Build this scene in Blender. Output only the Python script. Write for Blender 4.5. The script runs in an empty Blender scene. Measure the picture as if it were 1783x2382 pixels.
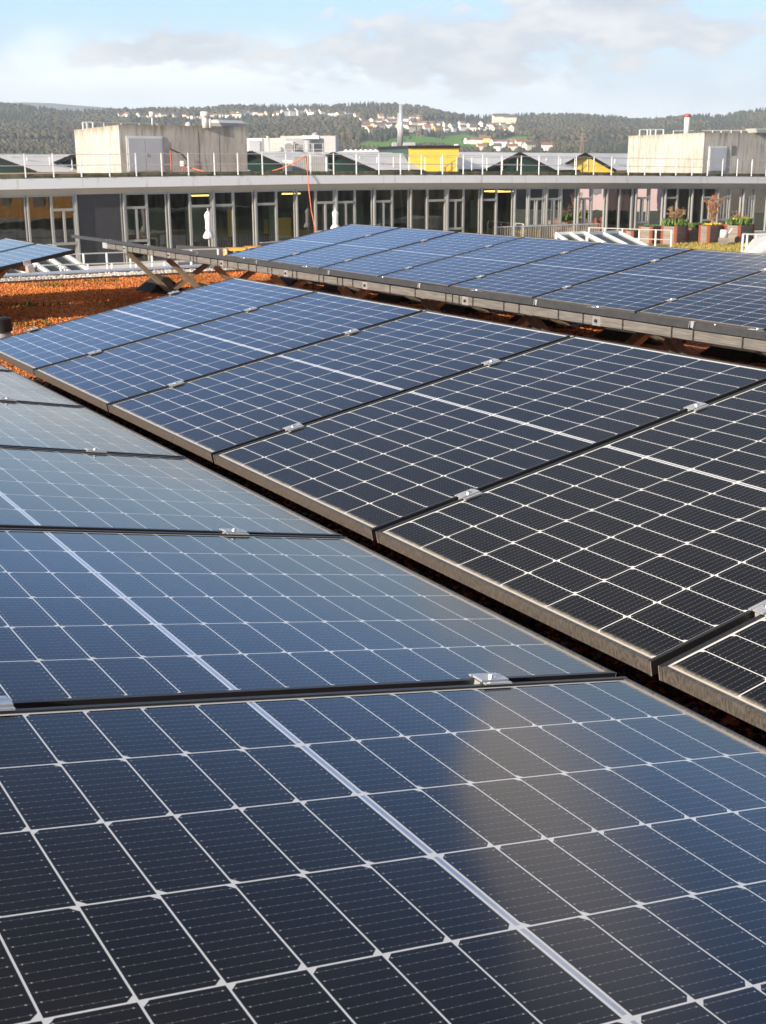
import bpy, bmesh, math, random
import numpy as np
from mathutils import Vector, Matrix
random.seed(4); rng = np.random.default_rng(4)
SC = bpy.context.scene
COL = SC.collection
rad = math.radians

# ------------------------------------------------------------------ camera
W0, H0 = 1783.0, 2382.0
FP = 2846.7364; PITCH = rad(15.7864); ROLL = 0.0054; EYE = 1.33
cam_d = bpy.data.cameras.new('camera')
cam_d.sensor_fit = 'VERTICAL'; cam_d.sensor_height = 24.0
cam_d.lens = 24.0 * FP / H0
cam_d.clip_start = 0.05; cam_d.clip_end = 12000
cam = bpy.data.objects.new('camera', cam_d); COL.objects.link(cam)
cam.matrix_world = (Matrix.Translation((0, 0, EYE)) @ Matrix.Rotation(math.pi/2 - PITCH, 4, 'X') @ Matrix.Rotation(-ROLL, 4, 'Z'))
SC.camera = cam
cam_d.dof.use_dof = True; cam_d.dof.focus_distance = 2.6; cam_d.dof.aperture_fstop = 16

# ------------------------------------------------------------------ sun and sky
SUN_AZ = rad(-132.6); SUN_EL = rad(19)     # azimuth from +Y towards +X
sd = Vector((math.sin(SUN_AZ)*math.cos(SUN_EL), math.cos(SUN_AZ)*math.cos(SUN_EL), math.sin(SUN_EL)))
sun_d = bpy.data.lights.new('sun', 'SUN'); sun_d.energy = 4.8; sun_d.angle = rad(0.53); sun_d.color = (1.0, 0.87, 0.70)
sun = bpy.data.objects.new('sun', sun_d); COL.objects.link(sun)
sun.rotation_euler = sd.to_track_quat('Z', 'Y').to_euler()
SC.view_settings.view_transform = 'Standard'; SC.view_settings.look = 'None'
SC.view_settings.exposure = 0.95; SC.view_settings.gamma = 1.0

world = bpy.data.worlds.new('World'); SC.world = world; world.use_nodes = True
nt = world.node_tree; nt.nodes.clear()
def N(tree, typ, **kw):
    n = tree.nodes.new(typ)
    for k, v in kw.items(): setattr(n, k, v)
    return n
def math_(tree, op, a, b=None, c=None, clamp=False):
    n = tree.nodes.new('ShaderNodeMath'); n.operation = op; n.use_clamp = clamp
    for i, v in enumerate((a, b, c)):
        if v is None: continue
        if isinstance(v, (int, float)): n.inputs[i].default_value = v
        else: tree.links.new(v, n.inputs[i])
    return n.outputs[0]
def mixc(tree, fac, a, b, mode='MIX'):
    n = tree.nodes.new('ShaderNodeMix'); n.data_type = 'RGBA'; n.blend_type = mode; n.clamp_factor = True
    for i, v in ((0, fac), (6, a), (7, b)):
        if isinstance(v, (int, float)): n.inputs[i].default_value = v
        elif isinstance(v, (tuple, list)): n.inputs[i].default_value = tuple(v) + ((1,) if len(v) == 3 else ())
        else: tree.links.new(v, n.inputs[i])
    return n.outputs[2]
def ss(tree, x, a, b):   # smoothstep a..b (a may exceed b)
    n = tree.nodes.new('ShaderNodeMapRange'); n.interpolation_type = 'SMOOTHSTEP'
    lo, hi = (a, b) if a < b else (b, a)
    n.inputs[1].default_value = lo; n.inputs[2].default_value = hi
    n.inputs[3].default_value = 0 if a < b else 1; n.inputs[4].default_value = 1 if a < b else 0
    tree.links.new(x, n.inputs[0]); return n.outputs[0]
def ramp(tree, x, pts, interp='LINEAR'):
    n = tree.nodes.new('ShaderNodeValToRGB'); cr = n.color_ramp; cr.interpolation = interp
    while len(cr.elements) > 1: cr.elements.remove(cr.elements[-1])
    for i, (p, c) in enumerate(pts):
        e_ = cr.elements[0] if i == 0 else cr.elements.new(p)
        e_.position = p; e_.color = tuple(c) + (1,)
    tree.links.new(x, n.inputs[0]); return n.outputs[0]
def noise(tree, vec, scale, detail=4, rough=0.55, dist=0.0):
    n = tree.nodes.new('ShaderNodeTexNoise'); n.inputs['Scale'].default_value = scale
    n.inputs['Detail'].default_value = detail; n.inputs['Roughness'].default_value = rough
    n.inputs['Distortion'].default_value = dist
    if vec is not None: tree.links.new(vec, n.inputs['Vector'])
    return n.outputs[0]

def build_world():
    t = nt; L = t.links
    tc = N(t, 'ShaderNodeTexCoord'); d = tc.outputs['Generated']
    sep = N(t, 'ShaderNodeSeparateXYZ'); L.new(d, sep.inputs[0])
    x, y, z = sep.outputs
    el = math_(t, 'MULTIPLY', math_(t, 'ARCSINE', z), 57.2958)
    az = math_(t, 'MULTIPLY', math_(t, 'ARCTAN2', x, y), 57.2958)
    sky = N(t, 'ShaderNodeTexSky'); sky.sky_type = 'NISHITA'; sky.sun_disc = False
    sky.sun_elevation = SUN_EL; sky.sun_rotation = SUN_AZ; sky.altitude = 400
    sky.air_density = 1.0; sky.dust_density = 0.6; sky.ozone_density = 2.0
    # tint towards the cold clear blue of the photograph, whiter at the horizon
    eln = math_(t, 'DIVIDE', el, 90.0)
    tint = ramp(t, eln, [(0.0, (8.0, 9.0, 11.0)), (0.05, (6.2, 7.8, 9.0)), (0.075, (4.3, 7.2, 10.4)), (0.095, (3.3, 5.9, 9.0)), (0.12, (2.5, 5.4, 11.2)), (0.17, (1.5, 3.3, 7.6)), (0.24, (.9, 1.5, 3.0)), (0.31, (0.7, 0.9, 1.4)), (0.42, (0.8, 1.0, 1.5)), (0.55, (3.2, 3.7, 4.5)), (1.0, (3.2, 3.7, 4.6))])  # stops overhead are raised as added ambient fill
    base = mixc(t, 0.80, sky.outputs[0], tint)
    # clouds : noise in (azimuth, stretched elevation)
    cv = N(t, 'ShaderNodeCombineXYZ'); L.new(math_(t, 'MULTIPLY', az, 0.055), cv.inputs[0]); L.new(math_(t, 'MULTIPLY', el, 0.085), cv.inputs[1])
    c1 = noise(t, cv.outputs[0], 2.6, 9, 0.60, 0.15)
    c2 = noise(t, cv.outputs[0], 4.2, 8, 0.62, 0.0)
    cv2 = N(t, 'ShaderNodeCombineXYZ'); L.new(math_(t, 'MULTIPLY', az, 0.055), cv2.inputs[0]); L.new(math_(t, 'MULTIPLY', el, 0.13), cv2.inputs[1])
    c3 = noise(t, cv2.outputs[0], 6.0, 10, 0.62, 0.1)
    # a: bright white haze bank on the horizon, stronger to the left
    bank_h = math_(t, 'ADD', math_(t, 'SUBTRACT', 4.9, math_(t, 'MULTIPLY', ss(t, az, -6.0, 12.0), 1.7)), math_(t, 'MULTIPLY', math_(t, 'SUBTRACT', c1, 0.5), 6.0))
    bank = ss(t, math_(t, 'SUBTRACT', el, bank_h), 1.1, -1.6)
    white = mixc(t, c2, (9.3, 9.9, 10.2), (12.0, 12.3, 12.6))
    col = mixc(t, math_(t, 'MULTIPLY', bank, 0.92), base, white)
    # b: grey-bottomed cumulus in the middle and right of the view
    def blob(a0, e0, ra, re, soft=0.30, amp=2.0):
        da = math_(t, 'DIVIDE', math_(t, 'SUBTRACT', az, a0), ra); de = math_(t, 'DIVIDE', math_(t, 'SUBTRACT', el, e0), re)
        r = math_(t, 'SQRT', math_(t, 'ADD', math_(t, 'MULTIPLY', da, da), math_(t, 'MULTIPLY', de, de)))
        r = math_(t, 'ADD', r, math_(t, 'MULTIPLY', math_(t, 'SUBTRACT', c3, 0.5), -amp*2))
        return ss(t, r, 1.0 + soft, 1.0 - soft)
    dark = mixc(t, ss(t, c3, 0.42, 0.64), (5.3, 5.6, 6.1), (7.4, 7.35, 7.3))
    for b in ((3.5, 4.9, 7.2, 1.55), (9.5, 6.6, 4.2, 1.9), (-9.0, 5.0, 3.4, 0.8), (13.5, 5.4, 3.0, 0.9)):
        m = blob(*b); col = mixc(t, math_(t, 'MULTIPLY', m, 0.92), col, dark)
    topd = blob(10.6, 6.9, 2.2, 0.6, 0.6, 1.2); col = mixc(t, math_(t, 'MULTIPLY', topd, 0.4), col, (3.4, 4.0, 4.9))
    # c: the cloud above the picture that the front panels mirror
    wz = math_(t, 'MULTIPLY', math_(t, 'SUBTRACT', noise(t, cv.outputs[0], 1.6, 5, .5), 0.5), 3.5)
    azw = math_(t, 'ADD', az, wz); elw = math_(t, 'ADD', el, math_(t, 'MULTIPLY', wz, .8))
    lf = math_(t, 'SUBTRACT', azw, math_(t, 'MULTIPLY', math_(t, 'MAXIMUM', math_(t, 'SUBTRACT', el, 14.5), 0.0), 0.85))
    rt = math_(t, 'SUBTRACT', azw, math_(t, 'MULTIPLY', math_(t, 'SUBTRACT', el, 13.0), 0.9))
    m = math_(t, 'MULTIPLY', math_(t, 'MULTIPLY', ss(t, lf, 9.2, 10.8), ss(t, rt, 21.0, 12.0)), math_(t, 'MULTIPLY', ss(t, elw, 27.0, 13.5), ss(t, elw, 8.0, 11.5)))
    col = mixc(t, math_(t, 'MULTIPLY', m, 0.97), col, (9.8, 8.8, 8.2))
    # d: thin grey cloud high up
    v = ss(t, math_(t, 'ADD', el, math_(t, 'MULTIPLY', math_(t, 'SUBTRACT', c1, 0.5), 14.0)), 22.0, 31.0)
    col = mixc(t, math_(t, 'MULTIPLY', v, 0.55), col, (2.3, 2.15, 2.15))
    bg = N(t, 'ShaderNodeBackground'); bg.inputs[1].default_value = 0.076; L.new(col, bg.inputs[0])
    out = N(t, 'ShaderNodeOutputWorld'); L.new(bg.outputs[0], out.inputs[0])
build_world()

# ------------------------------------------------------------------ picture geometry -> world
CP, SP, CR, SR = math.cos(PITCH), math.sin(PITCH), math.cos(ROLL), math.sin(ROLL)
def ray(x, y):
    X = (x - W0/2)/FP; Y = (H0/2 - y)/FP
    X, Y = X*CR + Y*SR, -X*SR + Y*CR
    return Vector((X, CP + Y*SP, -SP + Y*CP))
def atd(x, y, d):
    v = ray(x, y); v = v*(d/v.y); v.z += EYE; return v
def atz(x, y, z):
    v = ray(x, y); v = v*((z - EYE)/v.z); v.z += EYE; return v
AZ = -1.0269
E_ = Vector((math.cos(AZ), math.sin(AZ), 0)); N_ = Vector((-math.sin(AZ), math.cos(AZ), 0)); Z_ = Vector((0, 0, 1))
def aw(a, w, z=0.0): return E_*a + N_*w + Z_*z

# ------------------------------------------------------------------ mesh helpers
class MB:
    def __init__(s): s.v = []; s.f = []; s.m = []
    def quad(s, a, b, c, d, m=0):
        i = len(s.v); s.v += [tuple(a), tuple(b), tuple(c), tuple(d)]; s.f.append((i, i+1, i+2, i+3)); s.m.append(m); return s
    def poly(s, pts, m=0):
        i = len(s.v); s.v += [tuple(p) for p in pts]; s.f.append(tuple(range(i, i+len(pts)))); s.m.append(m); return s
    def hexa(s, p, m=0):   # p: 4 bottom ccw, 4 top
        i = len(s.v); s.v += [tuple(q) for q in p]
        for f in ((3,2,1,0), (4,5,6,7), (0,1,5,4), (1,2,6,5), (2,3,7,6), (3,0,4,7)): s.f.append(tuple(i+k for k in f)); s.m.append(m)
        return s
    def box(s, c, sx, sy, sz, X=None, Y=None, Z=None, m=0):   # c = centre
        X = X or Vector((1,0,0)); Y = Y or Vector((0,1,0)); Z = Z or Z_; c = Vector(c)
        p = [c + X*(a*sx/2) + Y*(b*sy/2) + Z*(g*sz/2) for g in (-1,1) for a, b in ((-1,-1),(1,-1),(1,1),(-1,1))]
        return s.hexa(p, m)
    def bar(s, a, b, w, h, up=None, m=0):   # rectangular bar between two points
        a = Vector(a); b = Vector(b); d = b - a; L = d.length; d.normalize()
        up = Vector(up) if up else (Z_ if abs(d.z) < .9 else Vector((0,1,0)))
        s_ = d.cross(up).normalized(); u = s_.cross(d).normalized()
        return s.box((a+b)/2, w, L, h, s_, d, u, m)
    def tube(s, pts, r, n=8, m=0, cap=True):
        pts = [Vector(p) for p in pts]; rs = r if isinstance(r, (list, tuple)) else [r]*len(pts)
        i0 = len(s.v)
        for k, p in enumerate(pts):
            d = (pts[min(k+1, len(pts)-1)] - pts[max(k-1, 0)]).normalized()
            up = Z_ if abs(d.z) < .95 else Vector((1,0,0))
            a = d.cross(up).normalized(); b = a.cross(d).normalized()
            for j in range(n):
                t = 2*math.pi*j/n; s.v.append(tuple(p + (a*math.cos(t) + b*math.sin(t))*rs[k]))
        for k in range(len(pts)-1):
            for j in range(n):
                a_ = i0+k*n+j; b_ = i0+k*n+(j+1) % n
                s.f.append((a_, b_, b_+n, a_+n)); s.m.append(m)
        if cap:
            s.f.append(tuple(i0+j for j in range(n))[::-1]); s.m.append(m)
            s.f.append(tuple(i0+(len(pts)-1)*n+j for j in range(n))); s.m.append(m)
        return s
    def mesh(s, name, mats, smooth=False):
        me = bpy.data.meshes.new(name); me.from_pydata(s.v, [], s.f)
        for m in (mats if isinstance(mats, (list, tuple)) else [mats]): me.materials.append(m)
        if any(s.m): me.polygons.foreach_set('material_index', s.m)
        me.update()
        bm = bmesh.new(); bm.from_mesh(me); bmesh.ops.recalc_face_normals(bm, faces=bm.faces); bm.to_mesh(me); bm.free()
        if smooth: me.shade_smooth()
        return me
    def build(s, name, mats, parent=None, smooth=False, bevel=0):
        o = bpy.data.objects.new(name, s.mesh(name, mats, smooth)); COL.objects.link(o)
        if parent:
            o.parent = parent; o.matrix_parent_inverse = parent.matrix_world.inverted()
        if bevel:
            b = o.modifiers.new('bevel', 'BEVEL'); b.width = bevel; b.segments = 2; b.limit_method = 'ANGLE'
        return o
def tag(o, label=None, cat=None, group=None, kind=None):
    if label: o['label'] = label
    if cat: o['category'] = cat
    if group: o['group'] = group
    if kind: o['kind'] = kind
    return o
def thing(name, label, cat, loc=(0,0,0), group=None, mw=None):
    o = bpy.data.objects.new(name, None); COL.objects.link(o); o.empty_display_size = .2
    o.matrix_world = mw if mw else Matrix.Translation(Vector(loc)); tag(o, label, cat, group); 
    bpy.context.view_layer.update() if False else None
    return o
def part(name, me, parent, local=True):
    o = bpy.data.objects.new(name, me); COL.objects.link(o); o.parent = parent
    if not local: o.matrix_parent_inverse = parent.matrix_basis.inverted()
    return o
def pbuild(mb, name, mats, parent, smooth=False, bevel=0):   # world-space mesh under an empty placed by matrix_basis
    o = bpy.data.objects.new(name, mb.mesh(name, mats, smooth)); COL.objects.link(o); o.parent = parent
    q = parent; inv = Matrix.Identity(4)
    chain = []
    while q: chain.append(q); q = q.parent
    mw = Matrix.Identity(4)
    for c in reversed(chain): mw = mw @ c.matrix_parent_inverse @ c.matrix_basis
    o.matrix_parent_inverse = mw.inverted()
    if bevel:
        b = o.modifiers.new('bevel', 'BEVEL'); b.width = bevel; b.segments = 2; b.limit_method = 'ANGLE'
    return o

# ------------------------------------------------------------------ materials
def mat(name, color, rough=0.6, metal=0.0, spec=0.5, var=0.0, vscale=5.0, color2=None, bump=0.0, bscale=20.0, emit=None, estr=0.0, stretch=None, coords='Object'):
    m = bpy.data.materials.new(name); m.use_nodes = True; t = m.node_tree; p = t.nodes['Principled BSDF']
    p.inputs['Roughness'].default_value = rough; p.inputs['Metallic'].default_value = metal
    p.inputs['Specular IOR Level'].default_value = spec
    p.inputs['Base Color'].default_value = tuple(color) + (1,)
    tc = N(t, 'ShaderNodeTexCoord'); vec = tc.outputs[coords]
    if stretch:
        mp = N(t, 'ShaderNodeMapping'); mp.inputs['Scale'].default_value = stretch; t.links.new(vec, mp.inputs[0]); vec = mp.outputs[0]
    if var or color2:
        c2 = color2 or tuple(max(0, c*(1-var)) for c in color)
        c1 = color if color2 else tuple(min(1, c*(1+var*.5)) for c in color)
        f = ss(t, noise(t, vec, vscale, 6, .6), .32, .68)
        t.links.new(mixc(t, f, c1, c2), p.inputs['Base Color'])
    if bump:
        b = N(t, 'ShaderNodeBump'); b.inputs['Strength'].default_value = bump; b.inputs['Distance'].default_value = 0.02
        t.links.new(noise(t, vec, bscale, 4, .6), b.inputs['Height']); t.links.new(b.outputs[0], p.inputs['Normal'])
    if emit:
        p.inputs['Emission Color'].default_value = tuple(emit) + (1,); p.inputs['Emission Strength'].default_value = estr
    return m

def glass_face(name, kind):
    """the laminate face of a panel: cells, backsheet or ribbon seen through satin anti-glare glass"""
    m = bpy.data.materials.new(name); m.use_nodes = True; t = m.node_tree; L = t.links; p = t.nodes['Principled BSDF']
    uv = N(t, 'ShaderNodeUVMap'); uv.uv_map = 'panel'; s = N(t, 'ShaderNodeSeparateXYZ'); L.new(uv.outputs[0], s.inputs[0])
    X, Y = s.outputs[0], s.outputs[1]
    oi = N(t, 'ShaderNodeObjectInfo'); rnd = oi.outputs['Random']
    off = N(t, 'ShaderNodeVectorMath'); off.operation = 'ADD'; L.new(uv.outputs[0], off.inputs[0])
    cmb = N(t, 'ShaderNodeCombineXYZ'); L.new(math_(t, 'MULTIPLY', rnd, 50.0), cmb.inputs[0]); L.new(math_(t, 'MULTIPLY', rnd, 31.0), cmb.inputs[1]); L.new(cmb.outputs[0], off.inputs[1])
    v = off.outputs[0]
    if kind == 'cell':
        cuv = N(t, 'ShaderNodeUVMap'); cuv.uv_map = 'cell'; cs = N(t, 'ShaderNodeSeparateXYZ'); L.new(cuv.outputs[0], cs.inputs[0])
        cx, cy, cid = cs.outputs[0], cs.outputs[1], None     # cx across 0..182 mm, cy along 0..91 mm (metres)
        k = math_(t, 'MULTIPLY', cx, 11/0.182)
        fr = math_(t, 'ABSOLUTE', math_(t, 'SUBTRACT', math_(t, 'FRACT', k), 0.5))      # 0 at a wire
        dist = math_(t, 'MULTIPLY', fr, 0.182/11)
        wire = ss(t, dist, 0.00034, 0.00016)
        # solder pads along the wire
        q = math_(t, 'MULTIPLY', math_(t, 'SUBTRACT', cy, 0.0065), 7/0.078)
        pf = math_(t, 'ABSOLUTE', math_(t, 'SUBTRACT', math_(t, 'FRACT', math_(t, 'ADD', q, 0.5)), 0.5))
        pd = math_(t, 'MULTIPLY', pf, 0.078/7)
        inr = math_(t, 'MULTIPLY', ss(t, cy, 0.003, 0.0035), ss(t, cy, 0.088, 0.0875))
        r = math_(t, 'SQRT', math_(t, 'ADD', math_(t, 'MULTIPLY', pd, pd), math_(t, 'MULTIPLY', dist, dist)))
        small = ss(t, r, 0.0010, 0.0006)
        endm = math_(t, 'MAXIMUM', ss(t, cy, 0.0105, 0.010), ss(t, cy, 0.0805, 0.081))
        big = math_(t, 'MULTIPLY', ss(t, r, 0.00145, 0.0009), endm)
        ink = math_(t, 'MULTIPLY', math_(t, 'MAXIMUM', math_(t, 'MULTIPLY', wire, 0.36), math_(t, 'MAXIMUM', math_(t, 'MULTIPLY', small, 0.60), big)), inr)
        # per-cell tone
        cid = N(t, 'ShaderNodeTexWhiteNoise'); cid.noise_dimensions = '3D'
        fl = N(t, 'ShaderNodeVectorMath'); fl.operation = 'FLOOR'
        sc = N(t, 'ShaderNodeVectorMath'); sc.operation = 'MULTIPLY'; L.new(v, sc.inputs[0]); sc.inputs[1].default_value = (5.43, 10.8, 1); L.new(sc.outputs[0], fl.inputs[0]); L.new(fl.outputs[0], cid.inputs[0])
        tone = mixc(t, cid.outputs[0], (0.0028, 0.0038, 0.0078), (0.0068, 0.0072, 0.0105))
        fine = noise(t, v, 900, 2, .5)
        tone = mixc(t, math_(t, 'MULTIPLY', fine, .5), tone, (0.008, 0.008, 0.011))
        col = mixc(t, ink, tone, (0.46, 0.45, 0.42))
    elif kind == 'back':
        col = mixc(t, noise(t, v, 6, 3), (0.86, 0.85, 0.82), (0.92, 0.91, 0.89))
    else:
        sc = N(t, 'ShaderNodeVectorMath'); sc.operation = 'MULTIPLY'; L.new(v, sc.inputs[0]); sc.inputs[1].default_value = (60, 900, 1)
        col = mixc(t, noise(t, sc.outputs[0], 1, 2), (0.42, 0.46, 0.55), (0.60, 0.64, 0.72))
    # dirt: thin film, specks, and a tide of dust at the low edge
    film = ss(t, noise(t, v, 3.2, 7, .62), .42, .80)
    specks = ss(t, noise(t, v, 260, 2, .5), .735, .78)
    edge_n = noise(t, v, 38, 4, .7)
    low = ss(t, math_(t, 'SUBTRACT', Y, math_(t, 'MULTIPLY', math_(t, 'SUBTRACT', edge_n, .5), 0.016)), 0.037, 0.016)
    dirt = math_(t, 'ADD', math_(t, 'MULTIPLY', film, 0.011), math_(t, 'ADD', math_(t, 'MULTIPLY', specks, 0.16), math_(t, 'MULTIPLY', low, 0.85)), clamp=True)
    col = mixc(t, dirt, col, mixc(t, low, (0.36, 0.33, 0.29), (0.66, 0.56, 0.43)))
    L.new(col, p.inputs['Base Color'])
    p.inputs['Specular IOR Level'].default_value = 0.42 if kind != 'ribbon' else .6
    p.inputs['Coat Weight'].default_value = 0.0
    rr = math_(t, 'ADD', 0.085, math_(t, 'ADD', math_(t, 'MULTIPLY', film, 0.05), math_(t, 'MULTIPLY', low, 0.35)))
    L.new(rr, p.inputs['Roughness'])
    if kind == 'ribbon': p.inputs['Metallic'].default_value = .55; 
    b = N(t, 'ShaderNodeBump'); b.inputs['Strength'].default_value = 0.05; b.inputs['Distance'].default_value = 0.002
    L.new(noise(t, v, 5.0, 3, .5), b.inputs['Height']); L.new(b.outputs[0], p.inputs['Normal'])
    return m

M = {}
M['cell'] = glass_face('cell_glass', 'cell'); M['back'] = glass_face('backsheet_glass', 'back'); M['ribbon'] = glass_face('ribbon_glass', 'ribbon')
M['frame'] = mat('black_anodised', (0.020, 0.020, 0.022), 0.38, 0.2, .5, color2=(0.030, 0.029, 0.029), vscale=60, stretch=(3, 3, 12), bump=.05, bscale=300)
M['frame_dusty'] = mat('dusty_frame_end', (0.048, 0.048, 0.046), 0.45, 0.2, .5, color2=(0.132, 0.127, 0.114), vscale=22, stretch=(9, 2, 2.5), bump=.05, bscale=300)
M['frame_grey'] = mat('grey_frame_end', (0.040, 0.041, 0.043), 0.5, 0.2, .5, color2=(0.055, 0.055, 0.056), vscale=30)
M['alu'] = mat('aluminium', (0.78, 0.79, 0.80), 0.3, 0.75, .5, var=.12, vscale=30)
M['clamp'] = mat('clamp_aluminium', (0.62, 0.63, 0.65), 0.36, 0.5, .5, var=.08, vscale=60)
M['steel'] = mat('bolt_steel', (0.7, 0.7, 0.7), 0.25, 0.9)
M['rail'] = mat('galvanised_rail', (0.55, 0.50, 0.43), 0.5, 0.15, .5, color2=(0.42, 0.38, 0.33), vscale=25, bump=.1, bscale=90)
M['tray'] = mat('galvanised_edge_beam', (0.25, 0.235, 0.215), 0.5, 0.25, .5, color2=(0.16, 0.15, 0.14), vscale=9, stretch=(1, 1, 14), bump=.1, bscale=60)  # for the beam added along the sunlit edge
M['leg'] = mat('galvanised_leg', (0.42, 0.36, 0.28), 0.55, 0.1, .4, color2=(0.33, 0.27, 0.20), vscale=14, bump=.1, bscale=60)
M['rubber'] = mat('black_rubber', (0.022, 0.021, 0.02), 0.8, var=.4, vscale=20)
M['conc'] = mat('concrete_pad', (0.40, 0.38, 0.34), 0.9, var=.3, vscale=8)

# ------------------------------------------------------------------ solar panel meshes
PL, PW, FT, LIP = 1.722, 1.134, 0.035, 0.0095
def panel_meshes():
    fr = MB(); g = -0.0040
    def profile(x0, x1, y0, y1):      # frame top lip ring
        fr.box(((x0+x1)/2, (y0+y1)/2, -FT/2), abs(x1-x0), abs(y1-y0), FT)
    h = PW/2
    # long sides then short sides butted between them; mitre line comes from the 0.3 mm step
    for s in (-1, 1):
        fr.box((s*(h-LIP/2), PL/2, -FT/2), LIP, PL, FT)
    fr.box((0, LIP/2+.0004, -FT/2-.0003), PW-2*LIP, LIP, FT-.0006, m=1)
    fr.box((0, PL-LIP/2-.0004, -FT/2-.0003), PW-2*LIP, LIP, FT-.0006, m=3)
    for s in (-1, 1):      # mitred end of the side profile: dusty outer skin with a bare cut edge
        for yy, sy in ((-.0006, 1), (PL+.0006, -1)):
            fr.box((s*(h-LIP/2-.0006), yy, -FT/2), LIP-.0012, .0012, FT-.0004, m=1 if sy > 0 else 3)
            fr.box((s*(h-.0005), yy-.0002*sy, -FT/2), .0012, .0016, FT-.0004, m=2)
    # bottom return flanges
    for s in (-1, 1): fr.box((s*(h-LIP-.010), PL/2, -FT+.001), .020, PL-2*LIP, .002)
    for yy in (LIP+.010, PL-LIP-.010): fr.box((0, yy, -FT+.001), PW-2*LIP-.044, .020, .002)
    frame = fr.mesh('frame', [M['frame'], M['frame_dusty'], M['alu'], M['frame_grey']])
    bs = MB(); a = h-LIP; b0, b1 = LIP, PL-LIP
    bs.hexa([(-a, b0, g-.005), (a, b0, g-.005), (a, b1, g-.005), (-a, b1, g-.005), (-a, b0, g), (a, b0, g), (a, b1, g), (-a, b1, g)])
    back = bs.mesh('backsheet', M['back'])
    uvl = back.uv_layers.new(name='panel')
    for l in back.loops: uvl.data[l.index].uv = back.vertices[l.vertex_index].co.xy
    # cells
    cw, cl, gx, gy, mid, ch = 0.1814, 0.0900, 0.0030, 0.0028, 0.0155, 0.0095
    halfL = 9*cl + 8*gy; x0 = -(6*cw+5*gx)/2; ystart = [PL/2 - mid/2 - halfL, PL/2 + mid/2]
    vs = []; fs = []; uv1 = []; uv2 = []; zc = g+.00006
    for r in range(6):
        for hf in range(2):
            for c in range(9):
                X = x0 + r*(cw+gx); Y = ystart[hf] + c*(cl+gy)
                # chamfer towards panel centre for even rows, away for odd (mirrored halves)
                hi = (hf == 0) == (r % 2 == 0)
                if hi: pts = [(0,0), (cw,0), (cw,cl-ch), (cw-ch,cl), (ch,cl), (0,cl-ch)]
                else: pts = [(ch,0), (cw-ch,0), (cw,ch), (cw,cl), (0,cl), (0,ch)]
                i = len(vs); vs += [(X+p, Y+q, zc) for p, q in pts]; fs.append(tuple(range(i, i+6)))
                uv1 += [(X+p, Y+q) for p, q in pts]; uv2 += pts
    ce = bpy.data.meshes.new('solar_cells'); ce.from_pydata(vs, [], fs); ce.materials.append(M['cell'])
    u1 = ce.uv_layers.new(name='panel'); u2 = ce.uv_layers.new(name='cell')
    for i in range(len(uv1)): u1.data[i].uv = uv1[i]; u2.data[i].uv = uv2[i]
    rb = MB()
    for r in range(6):     # ribbon split into lengths under the rows, small gap between strings
        X = x0 + r*(cw+gx)
        rb.quad((X+.004, PL/2-.0032, zc+.00005), (X+cw-.004+ (gx if r % 2 else 0), PL/2-.0032, zc+.00005), (X+cw-.004+(gx if r % 2 else 0), PL/2+.0032, zc+.00005), (X+.004, PL/2+.0032, zc+.00005))
    ri = rb.mesh('centre_ribbon', M['ribbon']); u = ri.uv_layers.new(name='panel')
    for l in ri.loops: u.data[l.index].uv = ri.vertices[l.vertex_index].co.xy
    return frame, back, ce, ri
frame_me, back_me, cell_me, rib_me = panel_meshes()

PIT = 1.1589
ROW = {  # row: (along of seam 0, w of valley edge, z above roof, direction sign, tilt)
    'A': (-7.5407, 1.6258, -1.0109+EYE, -1, .1845), 'B': (-7.5514, 1.7319, -1.0147+EYE, 1, .1825),
    'C': (-13.3841, 5.9574, -.9858+EYE, 1, .1777), 'F': (-13.3813, 5.8525, -.9955+EYE, -1, .1755),
    'D': (-13.31, 1.7319, -1.0147+EYE, 1, .1825), 'G': (-13.31, 1.6258, -1.0109+EYE, -1, .1845)}
def rowpt(r, a, v, dz=0.0):     # a absolute along
    a0, w, z, sg, t = ROW[r]; nrm = -sg*N_*math.sin(t) + Z_*math.cos(t)
    return E_*a + N_*(w + sg*v*math.cos(t)) + Z_*(z + v*math.sin(t)) + nrm*dz
def place_panel(r, k, label, group):
    a0, w, z, sg, t = ROW[r]; pit = PIT if r not in 'DG' else 1.1835
    Y = sg*N_*math.cos(t) + Z_*math.sin(t); X = E_*sg; Zn = X.cross(Y)
    o = rowpt(r, a0 + (k+.5)*pit + (random.uniform(-.0015, .0015)), random.uniform(-.001, .001))
    mw = Matrix(((X.x, Y.x, Zn.x, o.x), (X.y, Y.y, Zn.y, o.y), (X.z, Y.z, Zn.z, o.z), (0, 0, 0, 1)))
    mw = mw @ Matrix.Rotation(random.gauss(0, .0007), 4, 'X') @ Matrix.Rotation(random.gauss(0, .0008), 4, 'Y') @ Matrix.Rotation(random.gauss(0, .0004), 4, 'Z')
    root = thing('solar_panel', label, 'solar panel', group=group, mw=mw)
    for nme, me in (('frame', frame_me), ('backsheet', back_me), ('solar_cells', cell_me), ('centre_ribbon', rib_me)): part(nme, me, root)
    return root
ORD = ['first', 'second', 'third', 'fourth', 'fifth', 'sixth', 'seventh', 'eighth', 'ninth', 'tenth', 'eleventh', 'twelfth']
DESC = {
    'A': (8, 'panel left of the front valley gap', 'panels of the near left slope'),
    'B': (8, 'panel right of the front valley gap', 'panels of the front right slope'),
    'C': (11, 'blue panel on the far slope of the second table', 'panels of the far slope of the second table'),
    'F': (11, 'edge-on panel on the near slope of the second table', 'panels of the near slope of the second table'),
    'D': (2, 'pale blue panel on the small left table', 'panels of the small left table'),
    'G': (2, 'panel on the hidden near slope of the small left table', 'near panels of the small left table')}
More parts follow.
